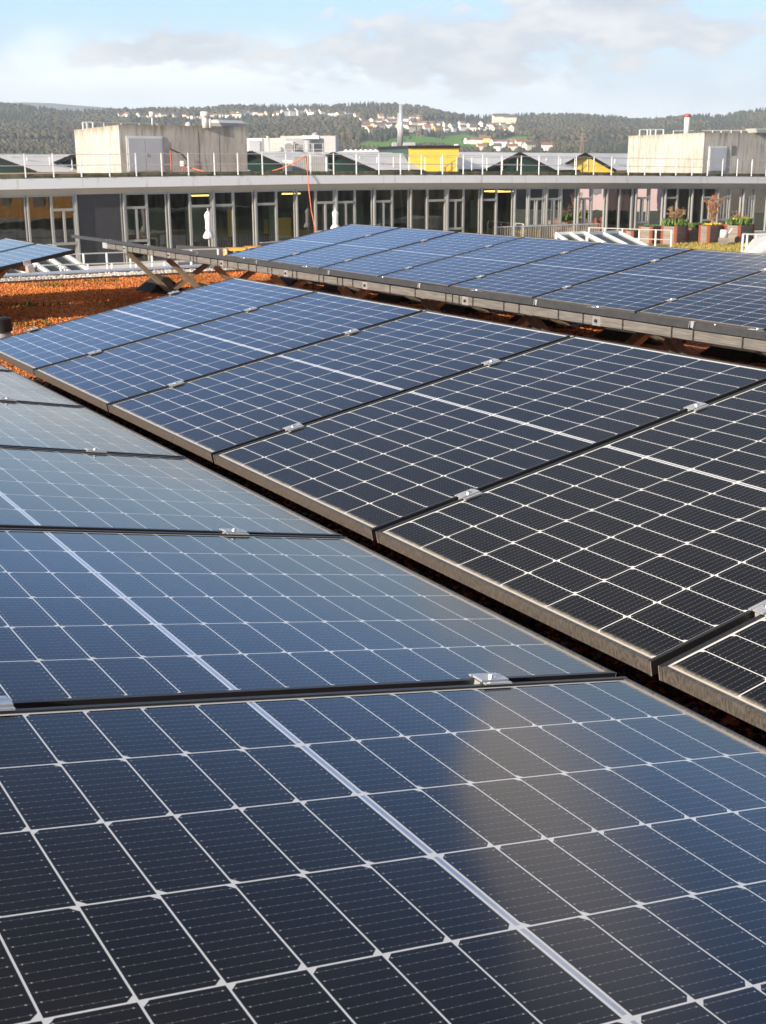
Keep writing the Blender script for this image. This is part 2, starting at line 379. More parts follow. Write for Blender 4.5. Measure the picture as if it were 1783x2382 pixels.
for r, (n_, d_, g_) in DESC.items():
    for k in range(n_):
        place_panel(r, k, '%s %s from its far end' % (ORD[k], d_), g_)

# ------------------------------------------------------------------ racks: rails, legs, clamps
def clamp_mesh(end=False):
    b = MB()
    L = .064
    b.box((0, 0, .0045), .030, L, .0042)                               # top plate
    for s in (-1, 1): b.box((s*.0235, 0, .0027), .008, L, .0030)         # thinner lips over the frames
    b.box((0, 0, -.018), .0185, L*.98, .036)                           # web down in the gap
    return b
cl_me = clamp_mesh().mesh('clamp', M['clamp'])
bo = MB(); bo.tube([(0,0,.0066), (0,0,.0080)], .0105, 14); bo.tube([(0,0,.0080), (0,0,.0120)], .0058, 6)
bolt_me = bo.mesh('bolt', M['steel'])
VC = (0.337, 1.278)
def rack(rows, a0, n, pit, label, legs_at, trays=True):
    root = thing('mounting_rack', label, 'mounting rack', loc=aw(a0, (ROW[rows[0]][1]+ROW[rows[1]][1])/2), group='aluminium racks under the panels')
    for r in rows:
        aa0, w, z, sg, t = ROW[r]
        Y = sg*N_*math.cos(t) + Z_*math.sin(t); X = E_*sg; Zn = X.cross(Y)
        for v in VC:
            p0 = rowpt(r, a0 - .05, v, -FT-.031); p1 = rowpt(r, a0 + n*pit + .07, v, -FT-.031)
            mb = MB(); mb.bar(p0, p1, .040, .060, up=Zn)
            for s in (-1, 1):      # C-lips of the rail
                mb.bar(p0 + Y*s*.0235 - Zn*.024, p1 + Y*s*.0235 - Zn*.024, .007, .012, up=Zn)
                mb.bar(p0 + Y*s*.0215 + Zn*.012, p1 + Y*s*.0215 + Zn*.012, .003, .004, up=Zn)
            rl = pbuild(mb, 'rail', M['rail'], root)
            for q in (p0 - E_*.004, p1 + E_*.004): pbuild(MB().box(q, .006, .052, .066, E_, Y, Zn), 'end_cap', M['clamp'], rl)
            for k in range(n+1):
                o = rowpt(r, a0 + k*pit, v + random.uniform(-.004, .004))
                mw = Matrix(((X.x, Y.x, Zn.x, o.x), (X.y, Y.y, Zn.y, o.y), (X.z, Y.z, Zn.z, o.z), (0, 0, 0, 1)))
                c = part('clamp', cl_me, root); c.matrix_parent_inverse = root.matrix_basis.inverted(); c.matrix_basis = mw
                part('bolt', bolt_me, c)
        # beam added at the sunlit outer edge, standing in for the shaded rail
        if r in 'FB':
            f0, f1 = (a0 + 1.10, a0 + n*pit) if r == 'F' else (a0, a0 + n*pit)
            q0, q1 = rowpt(r, f0, PL-.035, -FT-.027), rowpt(r, f1, PL-.035, -FT-.027)
            tb = MB(); tb.bar(q0, q1, .030, .046, up=Z_)
            tb.bar(q0 - sg*-1*N_*0 + Z_*.014, q1 + Z_*.014, .036, .004, up=Z_); tb.bar(q0 - Z_*.014, q1 - Z_*.014, .036, .004, up=Z_)
            ty_ = pbuild(tb, 'added_edge_beam', M['tray'], root); pbuild(MB().box(q0 - E_*.03, .14, .034, .055, E_, N_, Z_), 'end_cap', M['clamp'], ty_)
            a = f0 + .3; cnt = 0
            while a < f1 and cnt < 46 and r == 'F':
                pbuild(MB().box(rowpt(r, a, PL-.035, -FT-.027), .006, .040, .053, E_, N_, Z_), 'cable_tie', M['rubber'], ty_)
                a += random.choice((.07, .14, .20, .30, .34)); cnt += 1
            for k in range(1, n+1): pbuild(MB().box(rowpt(r, a0 + k*pit, PL-.012, -.016), .0205, .012, .030, E_, N_, Z_), 'gap_plate', M['clamp'], ty_)
            for a in legs_at[1:]:
                pp = pbuild(MB().box(rowpt(r, a - .12, PL-.035, -FT-.027), .06, .042, .048, E_, N_, Z_), 'joint_plate', M['alu'], ty_)
                bq = rowpt(r, a - .12, PL-.035, -FT-.027) - N_*.021; pbuild(MB().tube([bq, bq - N_*.008], .009, 8), 'bolt', M['rubber'], ty_)
        # V struts between the two rails of this slope
        for a in legs_at:
            pa = rowpt(r, a, VC[0], -FT-.062); pb = rowpt(r, a, VC[1], -FT-.062)
            ap = (pa + pb)/2; ap.z = 0.015
            for q, s in ((pa, -1), (pb, 1)):
                mb = MB(); foot = ap.lerp(q, .03) + N_*0; d = (q - foot).normalized(); nn = E_.cross(d).normalized()
                off = E_*(s*.0)
                mb.box((foot+q)/2, .082, (q-foot).length, .004, E_, d, nn)
                for e2 in (-1, 1): mb.box((foot+q)/2 + E_*e2*.0435 + nn*.016, .005, (q-foot).length, .036, E_, d, nn)
                lg = pbuild(mb, 'leg', M['leg'], root)
                br = MB(); br.box(q + Z_*.03 - Y*.0 + E_*0, .055, .064, .058, E_, Y, Zn); bk = pbuild(br, 'bracket', M['alu'], lg)
            ft = MB(); ft.box(ap + Z_*-.006, .17, .30, .018, E_, N_, Z_); pbuild(ft, 'foot', M['rubber'], root)
    return root
legsA = [-7.55 + .61 + 1.159*i for i in range(8)]
legsF = [-12.77 + 1.159*i for i in range(11)]
rack('AB', -7.546, 8, PIT, 'aluminium rack with bright clamps under the big front pair of panel rows', legsA)
rack('FC', -13.383, 11, PIT, 'aluminium rack on tan V shaped legs under the second pair of panel rows', legsF)
rack('DG', -13.31, 2, 1.1835, 'aluminium rack under the small panel table at the left edge', [-12.75, -11.6])
# black ballast trays beside the legs
def tray(a, w, lab, grp='black ballast trays under the racks'):
    b = MB(); L, hw, hh = .50, .21, .17
    b.hexa([aw(a-L/2, w-hw, .004), aw(a+L/2, w-hw, .004), aw(a+L/2, w+hw, .004), aw(a-L/2, w+hw, .004),
            aw(a-L/2+.16, w-.035, hh), aw(a+L/2-.05, w-.035, hh), aw(a+L/2-.05, w+.035, hh), aw(a-L/2+.16, w+.035, hh)])
    o = b.build('ballast_tray', M['rubber'], bevel=.012); return tag(o, lab, 'ballast tray', grp)
for i, a in enumerate(legsF):
    for w, s_ in ((5.03, 'near'), (6.75, 'far')):
        tray(a-.33, w, '%s black wedge tray from the far left under the %s slope of the second table' % (ORD[i], s_))
for i, a in enumerate((-12.75, -11.6)):
    tray(a-.05, 2.62, 'black wedge tray under the %s leg of the small left table' % ('far' if i == 0 else 'near'))

# ------------------------------------------------------------------ our roof
def gravel_mat():
    m = bpy.data.materials.new('red_gravel'); m.use_nodes = True; t = m.node_tree; L = t.links; p = t.nodes['Principled BSDF']
    tc = N(t, 'ShaderNodeTexCoord'); v = tc.outputs['Object']
    vo = N(t, 'ShaderNodeTexVoronoi'); vo.inputs['Scale'].default_value = 48; L.new(v, vo.inputs['Vector'])
    s = N(t, 'ShaderNodeSeparateColor'); L.new(vo.outputs['Color'], s.inputs[0])
    c = ramp(t, s.outputs[0], [(0, (.34, .075, .025)), (.35, (.55, .15, .04)), (.7, (.68, .25, .07)), (.9, (.72, .38, .18)), (1, (.45, .34, .25))])
    c = mixc(t, ss(t, noise(t, v, 1.2, 5), .52, .72), c, (.30, .085, .035))
    c = mixc(t, math_(t, 'MULTIPLY', ss(t, noise(t, v, 2.7, 5, .6), .64, .74), .6), c, (.09, .10, .02))
    L.new(c, p.inputs['Base Color']); p.inputs['Roughness'].default_value = .95; p.inputs['Specular IOR Level'].default_value = .2
    b = N(t, 'ShaderNodeBump'); b.inputs['Strength'].default_value = 1.0; b.inputs['Distance'].default_value = .012; b.invert = True
    L.new(vo.outputs['Distance'], b.inputs['Height']); L.new(b.outputs[0], p.inputs['Normal'])
    return m
M['gravel'] = gravel_mat()
rf = MB(); rf.quad(aw(-15.60, -14), aw(12, -14), aw(12, 11), aw(-15.60, 11)); tag(rf.build('gravel_roof', M['gravel']), kind='structure')
slab = MB(); slab.hexa([aw(-15.85, -14, -7), aw(12, -14, -7), aw(12, 11.3, -7), aw(-15.85, 11.3, -7), aw(-15.85, -14, -.02), aw(12, -14, -.02), aw(12, 11.3, -.02), aw(-15.85, 11.3, -.02)])
tag(slab.build('roof_slab', mat('slab_render', (.5, .48, .44), .9)), kind='structure')
M['stone'] = None
def stones(name, n, spots, size, cols, label=None, zjit=.006):
    """many small rocks as one stuff mesh; spots(n)->(a,w) arrays"""
    ico = bmesh.new(); bmesh.ops.create_icosphere(ico, subdivisions=1, radius=1.0)
    bv = np.array([v.co[:] for v in ico.verts]); bf = np.array([[v.index for v in f.verts] for f in ico.faces]); ico.free()
    a, w = spots(n); sz = size[0] + (size[1]-size[0])*rng.random(n)**2
    pos = np.outer(a, np.array(E_)) + np.outer(w, np.array(N_)); pos[:, 2] = sz*.35 + zjit*rng.random(n)
    jit = 1 + .28*rng.standard_normal((n, len(bv), 1)); sc_ = np.stack([np.ones(n), .6+.4*rng.random(n), .5+.35*rng.random(n)], 1)[:, None, :]
    th = rng.random(n)*6.283; c, s = np.cos(th), np.sin(th)
    V = bv[None]*jit*sc_*sz[:, None, None]
    X = V[..., 0]*c[:, None] - V[..., 1]*s[:, None]; Y = V[..., 0]*s[:, None] + V[..., 1]*c[:, None]
    V = np.stack([X, Y, V[..., 2]], -1) + pos[:, None, :]
    F = bf[None] + (np.arange(n)*len(bv))[:, None, None]
    me = bpy.data.meshes.new(name); V = V.reshape(-1, 3); F = F.reshape(-1, 3)
    me.vertices.add(len(V)); me.vertices.foreach_set('co', V.ravel()); me.loops.add(F.size); me.loops.foreach_set('vertex_index', F.ravel())
    me.polygons.add(len(F)); me.polygons.foreach_set('loop_start', np.arange(len(F))*3); me.polygons.foreach_set('loop_total', np.full(len(F), 3)); me.update(calc_edges=True)
    ca = me.color_attributes.new('Col', 'FLOAT_COLOR', 'POINT')
    patch = .80 + .28*np.sin(a*1.7+np.sin(w*2.3)*1.5)*np.sin(w*1.9+1.3*np.sin(a*1.1))
    cc = np.array(cols)[rng.integers(0, len(cols), n)]*(.7+.6*rng.random((n, 1)))*patch[:, None]; cc = np.concatenate([cc, np.ones((n, 1))], 1)
    ca.data.foreach_set('color', np.repeat(cc, len(bv), 0).ravel())
    me.materials.append(vcol_mat()); o = bpy.data.objects.new(name, me); COL.objects.link(o); return tag(o, label, None, None, 'stuff')
def vcol_mat(rough=.95):
    if M.get('vcol%s' % rough): return M['vcol%s' % rough]
    m = bpy.data.materials.new('tinted_surface'); m.use_nodes = True; t = m.node_tree; p = t.nodes['Principled BSDF']
    a = N(t, 'ShaderNodeVertexColor'); a.layer_name = 'Col'; t.links.new(a.outputs[0], p.inputs['Base Color']); p.inputs['Roughness'].default_value = rough; p.inputs['Specular IOR Level'].default_value = .15
    M['vcol%s' % rough] = m; return m
RED = [(.50, .13, .04), (.62, .19, .055), (.36, .08, .03), (.66, .27, .10), (.55, .16, .05), (.42, .30, .22)]
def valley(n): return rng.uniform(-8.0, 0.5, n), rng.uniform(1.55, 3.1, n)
stones('gravel_stones_shade_tinted', 52000, valley, (.006, .017), [(.05, .014, .008), (.08, .020, .010), (.030, .010, .007), (.05, .016, .009), (.20, .055, .02), (.10, .075, .06)], 'loose red gravel stones, shade in their colour, in the front valley gap')  # stone colours darkened to carry the shade of the gap
stones('gravel_scatter', 70000, lambda n: (rng.uniform(-14.95, -7.6, n), rng.uniform(1.5, 8.6, n)), (.005, .013), [(.80, .27, .05), (.70, .20, .04), (.85, .36, .10), (.52, .12, .03), (.74, .24, .05), (.55, .30, .18)], 'loose orange red gravel spread over the far roof')
stones('white_pebbles', 15000, lambda n: (rng.uniform(-15.57, -15.0, n), rng.uniform(1.0, 10, n)), (.012, .026), [(.62, .57, .50), (.72, .68, .62), (.5, .44, .38), (.75, .72, .68)], 'pale round pebbles in a strip along the roof edge')
pb = MB()
pb.hexa([aw(-14.985, -14, .001), aw(-14.97, -14, .001), aw(-14.97, 11, .001), aw(-14.985, 11, .001), aw(-14.985, -14, .03), aw(-14.97, -14, .03), aw(-14.97, 11, .03), aw(-14.985, 11, .03)])
tag(pb.build('edging_strip', mat('edging', (.12, .06, .035), .6)), 'thin rusty edging strip between orange gravel and white pebbles', 'edging strip')
pw = thing('parapet', 'low tan roof edge wall with flat blue grey metal coping', 'parapet', loc=aw(-16.8, 4))
w_ = MB(); w_.hexa([aw(-15.82, -14, 0), aw(-15.59, -14, 0), aw(-15.59, 11, 0), aw(-15.82, 11, 0), aw(-15.82, -14, .032), aw(-15.59, -14, .032), aw(-15.59, 11, .032), aw(-15.82, 11, .032)])
pbuild(w_, 'wall', mat('parapet_wall', (.42, .38, .31), .9, var=.15, vscale=4), pw)
c_ = MB(); c_.hexa([aw(-15.84, -14, .034), aw(-15.56, -14, .034), aw(-15.56, 11, .034), aw(-15.84, 11, .034), aw(-15.84, -14, .052), aw(-15.56, -14, .052), aw(-15.56, 11, .052), aw(-15.84, 11, .052)])
pbuild(c_, 'coping', mat('coping_metal', (.46, .49, .56), .45, .2, var=.08, vscale=2), pw)
GZ = EYE - 4.85
gn = MB(); gn.quad((12, 25, GZ+.03), (69, 25, GZ+.03), (69, 100, GZ+.03), (34, 100, GZ+.03)); tag(gn.build('added_dark_ground', mat('added_ground_green', (.05, .06, .03), .95, var=.4, vscale=.3)), kind='structure')  # dark ground added out of view so the windows mirror less brightness
# moss tufts
for i, (px, py) in enumerate(((112, 667), (55, 712), (100, 712), (235, 655), (60, 758), (650, 668))):
    q = atz(px, py, 0.0); me = MB()
    for j in range(70):
        an = random.uniform(0, 6.28); rr = random.random()**.5*.13; b0 = q + Vector((math.cos(an)*rr*1.8, math.sin(an)*rr, 0)); an2 = random.uniform(0, 6.28); hgt = random.uniform(.02, .06)
        d = Vector((math.cos(an2), math.sin(an2), 0)); me.poly([b0 - d*.008, b0 + d*.008, b0 + d*random.uniform(-.02, .03) + Z_*hgt])
    places = ('on the orange gravel before the pebble strip', 'in the shade beside the small left table', 'in the red shade behind the first lit dots', 'on the gravel near the tan leg', 'in the sunny gravel behind the black pipe', 'in the shade under the second table')
    tag(me.build('weed_tuft', mat('weed_green', (.07, .10, .02), .9, var=.4, vscale=30)), 'small green weed tuft %s' % places[i], 'weed', 'weeds in the gravel')
# drain pipe with black collar at the left edge
q = atz(2, 800, 0); vp = thing('vent_pipe', 'short grey roof pipe with black collar at the left edge', 'vent pipe', loc=q)
b = MB(); b.tube([q, q + Z_*.10], .085, 24); pbuild(b, 'pipe', mat('pipe_grey', (.45, .44, .42), .6), vp, True)
b = MB(); b.tube([q+Z_*.10, q + Z_*.20], .10, 28); b.tube([q+Z_*.20, q + Z_*.205], .075, 28); pbuild(b, 'collar', M['rubber'], vp)

# ------------------------------------------------------------------ lower terrace and land
GZ = EYE - 4.85      # terrace level
def DF(x): return 1.0/(.01597 - 2.99e-6*(x-100))   # depth of the facade line for a picture column
m_ter = bpy.data.materials.new('terrace_paving'); m_ter.use_nodes = True
def terr():
    t = m_ter.node_tree; p = t.nodes['Principled BSDF']; tc = N(t, 'ShaderNodeTexCoord'); v = tc.outputs['Object']
    c = mixc(t, ss(t, noise(t, v, .8, 6, .6), .35, .65), (.80, .78, .74), (.66, .64, .60)); t.links.new(c, p.inputs['Base Color']); p.inputs['Roughness'].default_value = .9
terr()
tr = MB(); tr.quad((-60, 16, GZ), (70, 16, GZ), (70, 110, GZ), (-60, 110, GZ)); tag(tr.build('terrace', m_ter), kind='structure')
m_gr = mat('dry_lawn', (.36, .27, .085), .95, color2=(.16, .17, .035), vscale=.9, bump=.5, bscale=8)
gp = [atz(x, y, GZ+.02) for x, y in ((1480, 566), (1790, 562), (2100, 562), (2100, 680), (1560, 680))]
lw = MB(); lw.poly(gp); tag(lw.build('lawn', m_gr), kind='structure')
gt = MB()
for i in range(9000):
    x = random.uniform(1560, 1860); y = random.uniform(563, 610); b0 = atz(x, y, GZ+.02); d = Vector((random.uniform(-1, 1), random.uniform(-1, 1), 0)).normalized()
    gt.poly([b0 - d*.05, b0 + d*.05, b0 + Vector((random.uniform(-.05, .05), 0, random.uniform(.06, .22)))])
tag(gt.build('grass', mat('dry_grass', (.46, .33, .10), .95, color2=(.22, .22, .05), vscale=.6)), 'rough yellow green grass in front of the planters', None, None, 'stuff')
gd = MB(); gd.quad((-6000, -200, -26), (6000, -200, -26), (6000, 7500, -26), (-6000, 7500, -26)); tag(gd.build('ground', mat('valley_floor', (.10, .11, .06), .95, var=.4, vscale=.01)), kind='structure')
tp = MB(); tp.hexa([(-60, 16, -25.9), (70, 16, -25.9), (70, 110, -25.9), (-60, 110, -25.9), (-60, 16, GZ-.05), (70, 16, GZ-.05), (70, 110, GZ-.05), (-60, 110, GZ-.05)]); tag(tp.build('terrace_base', M['conc']), kind='structure')

# ------------------------------------------------------------------ glazed office building
def lerp_tab(tab, x):
    if x <= tab[0][0]:
        (a, b), (c, d) = tab[0], tab[1]
    elif x >= tab[-1][0]: (a, b), (c, d) = tab[-2], tab[-1]
    else:
        for i in range(len(tab)-1):
            if tab[i][0] <= x <= tab[i+1][0]: (a, b), (c, d) = tab[i], tab[i+1]; break
    return b + (d-b)*(x-a)/(c-a)
Y_FT = [(-60, 416.8), (0, 416.5), (225, 413.2), (450, 409.8), (650, 408), (850, 407.5), (1100, 407.5), (1350, 408.5), (1560, 409.8), (1783, 411.5), (1850, 412)]
Y_FB = [(-60, 442), (0, 441), (225, 436.5), (450, 432.6), (650, 428.5), (850, 425.9), (1100, 425), (1350, 425.2), (1560, 425.8), (1783, 426.6), (1850, 427)]
Y_WH = [(-60, 458.5), (0, 457), (225, 451.5), (450, 446.8), (650, 442.2), (850, 439.3), (1100, 437.6), (1350, 437), (1560, 437), (1783, 437.2), (1850, 437.4)]
def fz(x, tab): return atd(x, lerp_tab(tab, x), DF(x)).z
def fxy(x): v = ray(x, 450); v = v*(DF(x)/v.y); return Vector((v.x, v.y, 0))
FN = (fxy(1700) - fxy(60)).normalized(); FN = Vector((FN.y, -FN.x, 0))      # towards us
FT_ = Vector((-FN.y, FN.x, 0))
def fpt(x, z, off=0.0): q = fxy(x) + FN*off; q.z = z; return q
def hd(x): return fz(x, Y_WH)
bld = thing('office_building', 'long curved white edged office building with a glazed top storey', 'building', loc=fpt(890, GZ))
xs = list(range(-60, 1851, 30))
M['fascia'] = mat('white_fascia', (.70, .70, .70), .7, color2=(.60, .60, .59), vscale=.5, stretch=(1, 1, .3))
def stain_mat():
    m = mat('fascia_paint', (.72, .72, .73), .7); t = m.node_tree; p = t.nodes['Principled BSDF']
    tc = N(t, 'ShaderNodeTexCoord'); mp = N(t, 'ShaderNodeMapping'); mp.inputs['Scale'].default_value = (1, 1, .12); t.links.new(tc.outputs['Object'], mp.inputs[0])
    f = math_(t, 'MULTIPLY', ss(t, noise(t, mp.outputs[0], 3.2, 5, .7), .57, .72), .55)
    t.links.new(mixc(t, f, (.72, .72, .73), (.34, .32, .28)), p.inputs['Base Color']); return m
M['fascia'] = stain_mat()
M['band'] = mat('tan_band', (.40, .36, .30), .7, var=.08, vscale=.6)
M['mull'] = mat('window_metal', (.31, .31, .30), .5, .1, var=.06, vscale=2)
M['mossy'] = mat('mossy_edge', (.16, .14, .09), .95, color2=(.07, .07, .04), vscale=2.2, bump=.4, bscale=10)
fa = MB(); bd = MB(); ro = MB(); sf = MB(); mo = MB()
for a, b in zip(xs[:-1], xs[1:]):
    za, zb = fz(a, Y_FT), fz(b, Y_FT); wa, wb = fz(a, Y_FB), fz(b, Y_FB); ha, hb = hd(a), hd(b)
    fa.hexa([fpt(a, wa, .5), fpt(b, wb, .5), fpt(b, wb, -.1), fpt(a, wa, -.1), fpt(a, za, .5), fpt(b, zb, .5), fpt(b, zb, -.1), fpt(a, za, -.1)])
    bd.quad(fpt(a, ha, .08), fpt(b, hb, .08), fpt(b, wb, .08), fpt(a, wa, .08))
    mo.hexa([fpt(a, za+.004, .30), fpt(b, zb+.004, .30), fpt(b, zb+.004, -.6), fpt(a, za+.004, -.6), fpt(a, za+.22, .24), fpt(b, zb+.22, .24), fpt(b, zb+.22, -.6), fpt(a, za+.22, -.6)])
    ro.quad(fpt(a, za+.18, -.6), fpt(b, zb+.18, -.6), fpt(b, zb+.15, -34), fpt(a, za+.15, -34))
pbuild(fa, 'fascia', M['fascia'], bld); pbuild(bd, 'blind_box', M['band'], bld); pbuild(mo, 'green_roof_edge', M['mossy'], bld)
pbuild(ro, 'roof', mat('roof_gravel_far', (.42, .30, .17), .95, var=.3, vscale=1), bld)
# interior
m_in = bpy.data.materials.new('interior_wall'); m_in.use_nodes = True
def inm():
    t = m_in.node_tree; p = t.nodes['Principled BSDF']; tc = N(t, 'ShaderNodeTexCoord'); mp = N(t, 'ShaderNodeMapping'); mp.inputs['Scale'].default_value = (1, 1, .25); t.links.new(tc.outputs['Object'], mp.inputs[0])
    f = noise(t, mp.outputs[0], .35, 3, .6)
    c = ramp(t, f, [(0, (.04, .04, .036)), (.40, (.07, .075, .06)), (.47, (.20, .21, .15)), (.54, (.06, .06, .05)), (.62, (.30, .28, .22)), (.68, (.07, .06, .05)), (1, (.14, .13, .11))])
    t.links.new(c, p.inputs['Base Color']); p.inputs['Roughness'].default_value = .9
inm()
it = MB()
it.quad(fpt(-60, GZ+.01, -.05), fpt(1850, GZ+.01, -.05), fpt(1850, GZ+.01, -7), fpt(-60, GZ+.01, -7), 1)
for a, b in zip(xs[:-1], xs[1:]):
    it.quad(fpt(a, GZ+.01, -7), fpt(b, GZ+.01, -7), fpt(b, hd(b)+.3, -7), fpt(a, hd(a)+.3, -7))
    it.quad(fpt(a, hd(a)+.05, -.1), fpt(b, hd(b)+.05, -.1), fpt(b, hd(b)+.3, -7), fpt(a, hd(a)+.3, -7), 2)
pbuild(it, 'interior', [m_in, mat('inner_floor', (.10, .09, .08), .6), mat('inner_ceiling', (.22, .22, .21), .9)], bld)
# partitions and coloured things inside
pt = MB()
for x, dp, ww in ((330, 3, .9), (372, 5.2, 1.4), (430, 4.2, 1.8), (505, 3.0, 1.1), (560, 5, 1.6), (676, 2.2, .5), (900, 4, 1.7), (1005, 5, 1.2), (1180, 3.2, .9), (1320, 4.5, 1.4), (1425, 5, 1.1), (1600, 4.2, 1.2)):
    c = fpt(x, GZ + 1.35, -dp); pt.box(c, ww, .15, 2.7, FT_, FN, Z_)
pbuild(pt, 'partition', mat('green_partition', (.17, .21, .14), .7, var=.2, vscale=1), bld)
ye = MB()
for x, z0, z1, ww, dp in ((707, .9, 2.0, 1.0, 2.5), (590, 1.0, 2.5, .35, 3), (700, 1.1, 1.9, 1.4, 3.2)): ye.box(fpt(x, GZ+(z0+z1)/2, -dp), ww, .1, z1-z0, FT_, FN, Z_)
pbuild(ye, 'yellow_panel', mat('yellow_inside', (.62, .40, .05), .6), bld)
fu = MB()
for i in range(46):
    x = random.uniform(330, 1780); fu.box(fpt(x, GZ+random.uniform(.3, .55), -random.uniform(1, 4.5)), random.uniform(.5, 1.3), .5, random.uniform(.5, .9), FT_, FN, Z_)
pbuild(fu, 'furniture', mat('dark_furniture', (.12, .06, .04), .6, color2=(.03, .03, .03), vscale=1), bld)
lm = MB()
for x, dp in ((513, 2.4), (722, 2.2), (1222, 2.2), (1228, 3.2), (1240, 4.2), (1287, 2.2), (1282, 3.2), (1430, 2.2), (1309, 4)):
    lm.box(fpt(x, hd(x)-.25, -dp), 1.15, .12, .07, FT_, FN, Z_)
pbuild(lm, 'tube_lamp', mat('lamp_yellow', (.9, .7, .2), .5, emit=(1, .72, .2), estr=1.8), bld)
# glass: thin reflecting panes
def pane_mat():
    m = bpy.data.materials.new('window_glass'); m.use_nodes = True; t = m.node_tree; t.nodes.remove(t.nodes['Principled BSDF']); out = [n for n in t.nodes if n.type == 'OUTPUT_MATERIAL'][0]
    tr_ = N(t, 'ShaderNodeBsdfTransparent'); tr_.inputs[0].default_value = (.80, .86, .82, 1); gl = N(t, 'ShaderNodeBsdfGlossy'); gl.inputs[1].default_value = .01
    fr_ = N(t, 'ShaderNodeFresnel'); fr_.inputs[0].default_value = 1.85
    tc = N(t, 'ShaderNodeTexCoord'); bm_ = N(t, 'ShaderNodeBump'); bm_.inputs['Strength'].default_value = .05; bm_.inputs['Distance'].default_value = .05; t.links.new(noise(t, tc.outputs['Object'], .7, 2), bm_.inputs['Height']); t.links.new(bm_.outputs[0], gl.inputs['Normal'])
    mx = N(t, 'ShaderNodeMixShader'); t.links.new(fr_.outputs[0], mx.inputs[0]); t.links.new(tr_.outputs[0], mx.inputs[1]); t.links.new(gl.outputs[0], mx.inputs[2]); t.links.new(mx.outputs[0], out.inputs[0]); return m
M['glass'] = pane_mat()
M['darkpanel'] = mat('dark_cladding', (.045, .044, .048), .55, var=.15, vscale=3)
MJ = [-52, 61, 174, 285, 390, 493.6, 591.7, 688, 780, 868.5, 954, 1038.5, 1118.7, 1195.7, 1270, 1343.7, 1411, 1478, 1546.5, 1609, 1669, 1728.8, 1790, 1850]
UNIT = {61: (117, 172, 2), 285: (289, 339, 2), 390: (440, 491, 1), 493.6: (496, 541, 1), 591.7: (594, 641, 1), 688: (733, 778, 2), 780: (782, 824, 2), 868.5: (871, 911, 2), 954: (993, 1036, 1), 1038.5: (1041, 1077, 2), 1118.7: (1120, 1154, 1), 1195.7: (1230, 1267, 2), 1270: (1272, 1305, 2), 1343.7: (1345, 1376, 2), 1411: (1441, 1470, 0), 1478: (1480, 1510, 2), 1546.5: (1548, 1575, 1), 1609: (1635, 1666, 2), 1669: (1671, 1698, 2), 1728.8: (1730, 1755, 2)}
def fbar(mb, x0, z0, x1, z1, w, off=.05, dep=.12):
    a = fpt(x0, z0, off); b = fpt(x1, z1, off); mb.bar(a, b, w if abs(z1-z0) > abs(x1-x0)*.01 and x0 == x1 else dep, dep if x0 == x1 else w, up=(FN if x0 == x1 else Z_))
mu_root = bld
for i, (a, b) in enumerate(zip(MJ[:-1], MJ[1:])):
    ha, hb = hd(a), hd(b)
    mb = MB(); fbar(mb, a, GZ, a, ha+.02, .085, .10, .16); xa2 = a-(5.5 if i < 6 else 4.2); fbar(mb, xa2, GZ, xa2, ha+.02, .055, .0, .10)
    pbuild(mb, 'mullion', M['mull'], bld)
    if a == 174:
        d = MB(); d.hexa([fpt(a+3, GZ, .02), fpt(b-2, GZ, .02), fpt(b-2, GZ, -.15), fpt(a+3, GZ, -.15), fpt(a+3, ha, .02), fpt(b-2, hb, .02), fpt(b-2, hb, -.15), fpt(a+3, ha, -.15)]); pbuild(d, 'dark_wall_panel', M['darkpanel'], bld); continue
    wn = MB(); fbar(wn, a+1, GZ+.06, b-1, GZ+.06, .12); fbar(wn, a+1, ha-.03, b-1, hb-.03, .07)
    if a in UNIT:
        u0, u1, ty = UNIT[a]; H = ha - GZ; um = (u0+u1)/2
        for x in (u0, u1): fbar(wn, x, GZ+.1, x, hd(x)-.05, .12)
        if ty:
            zt = GZ + H*.80; fbar(wn, u0, zt, u1, zt, .13)
            if ty == 2:
                zl = GZ + H*.33; fbar(wn, u0, zl, u1, zl, .13); fbar(wn, um, zl, um, zt, .11)
    w2 = pbuild(wn, 'window', M['mull'], bld)
    g = MB(); g.quad(fpt(a, GZ+.05, -.02), fpt(b, GZ+.05, -.02), fpt(b, hb, -.02), fpt(a, ha, -.02)); pbuild(g, 'pane', M['glass'], w2)
# end wall beyond picture
ew = MB(); ew.quad(fpt(-60, -26, -.2), fpt(-60, -26, -34), fpt(-60, fz(-60, Y_FT), -34), fpt(-60, fz(-60, Y_FT), -.2)); ew.quad(fpt(1850, -26, -.2), fpt(1850, -26, -34), fpt(1850, fz(1850, Y_FT), -34), fpt(1850, fz(1850, Y_FT), -.2)); ew.quad(fpt(-60, -26, -34), fpt(1850, -26, -34), fpt(1850, fz(1850, Y_FT), -34), fpt(-60, fz(-60, Y_FT), -34))
pbuild(ew, 'end_wall', M['conc'], bld)

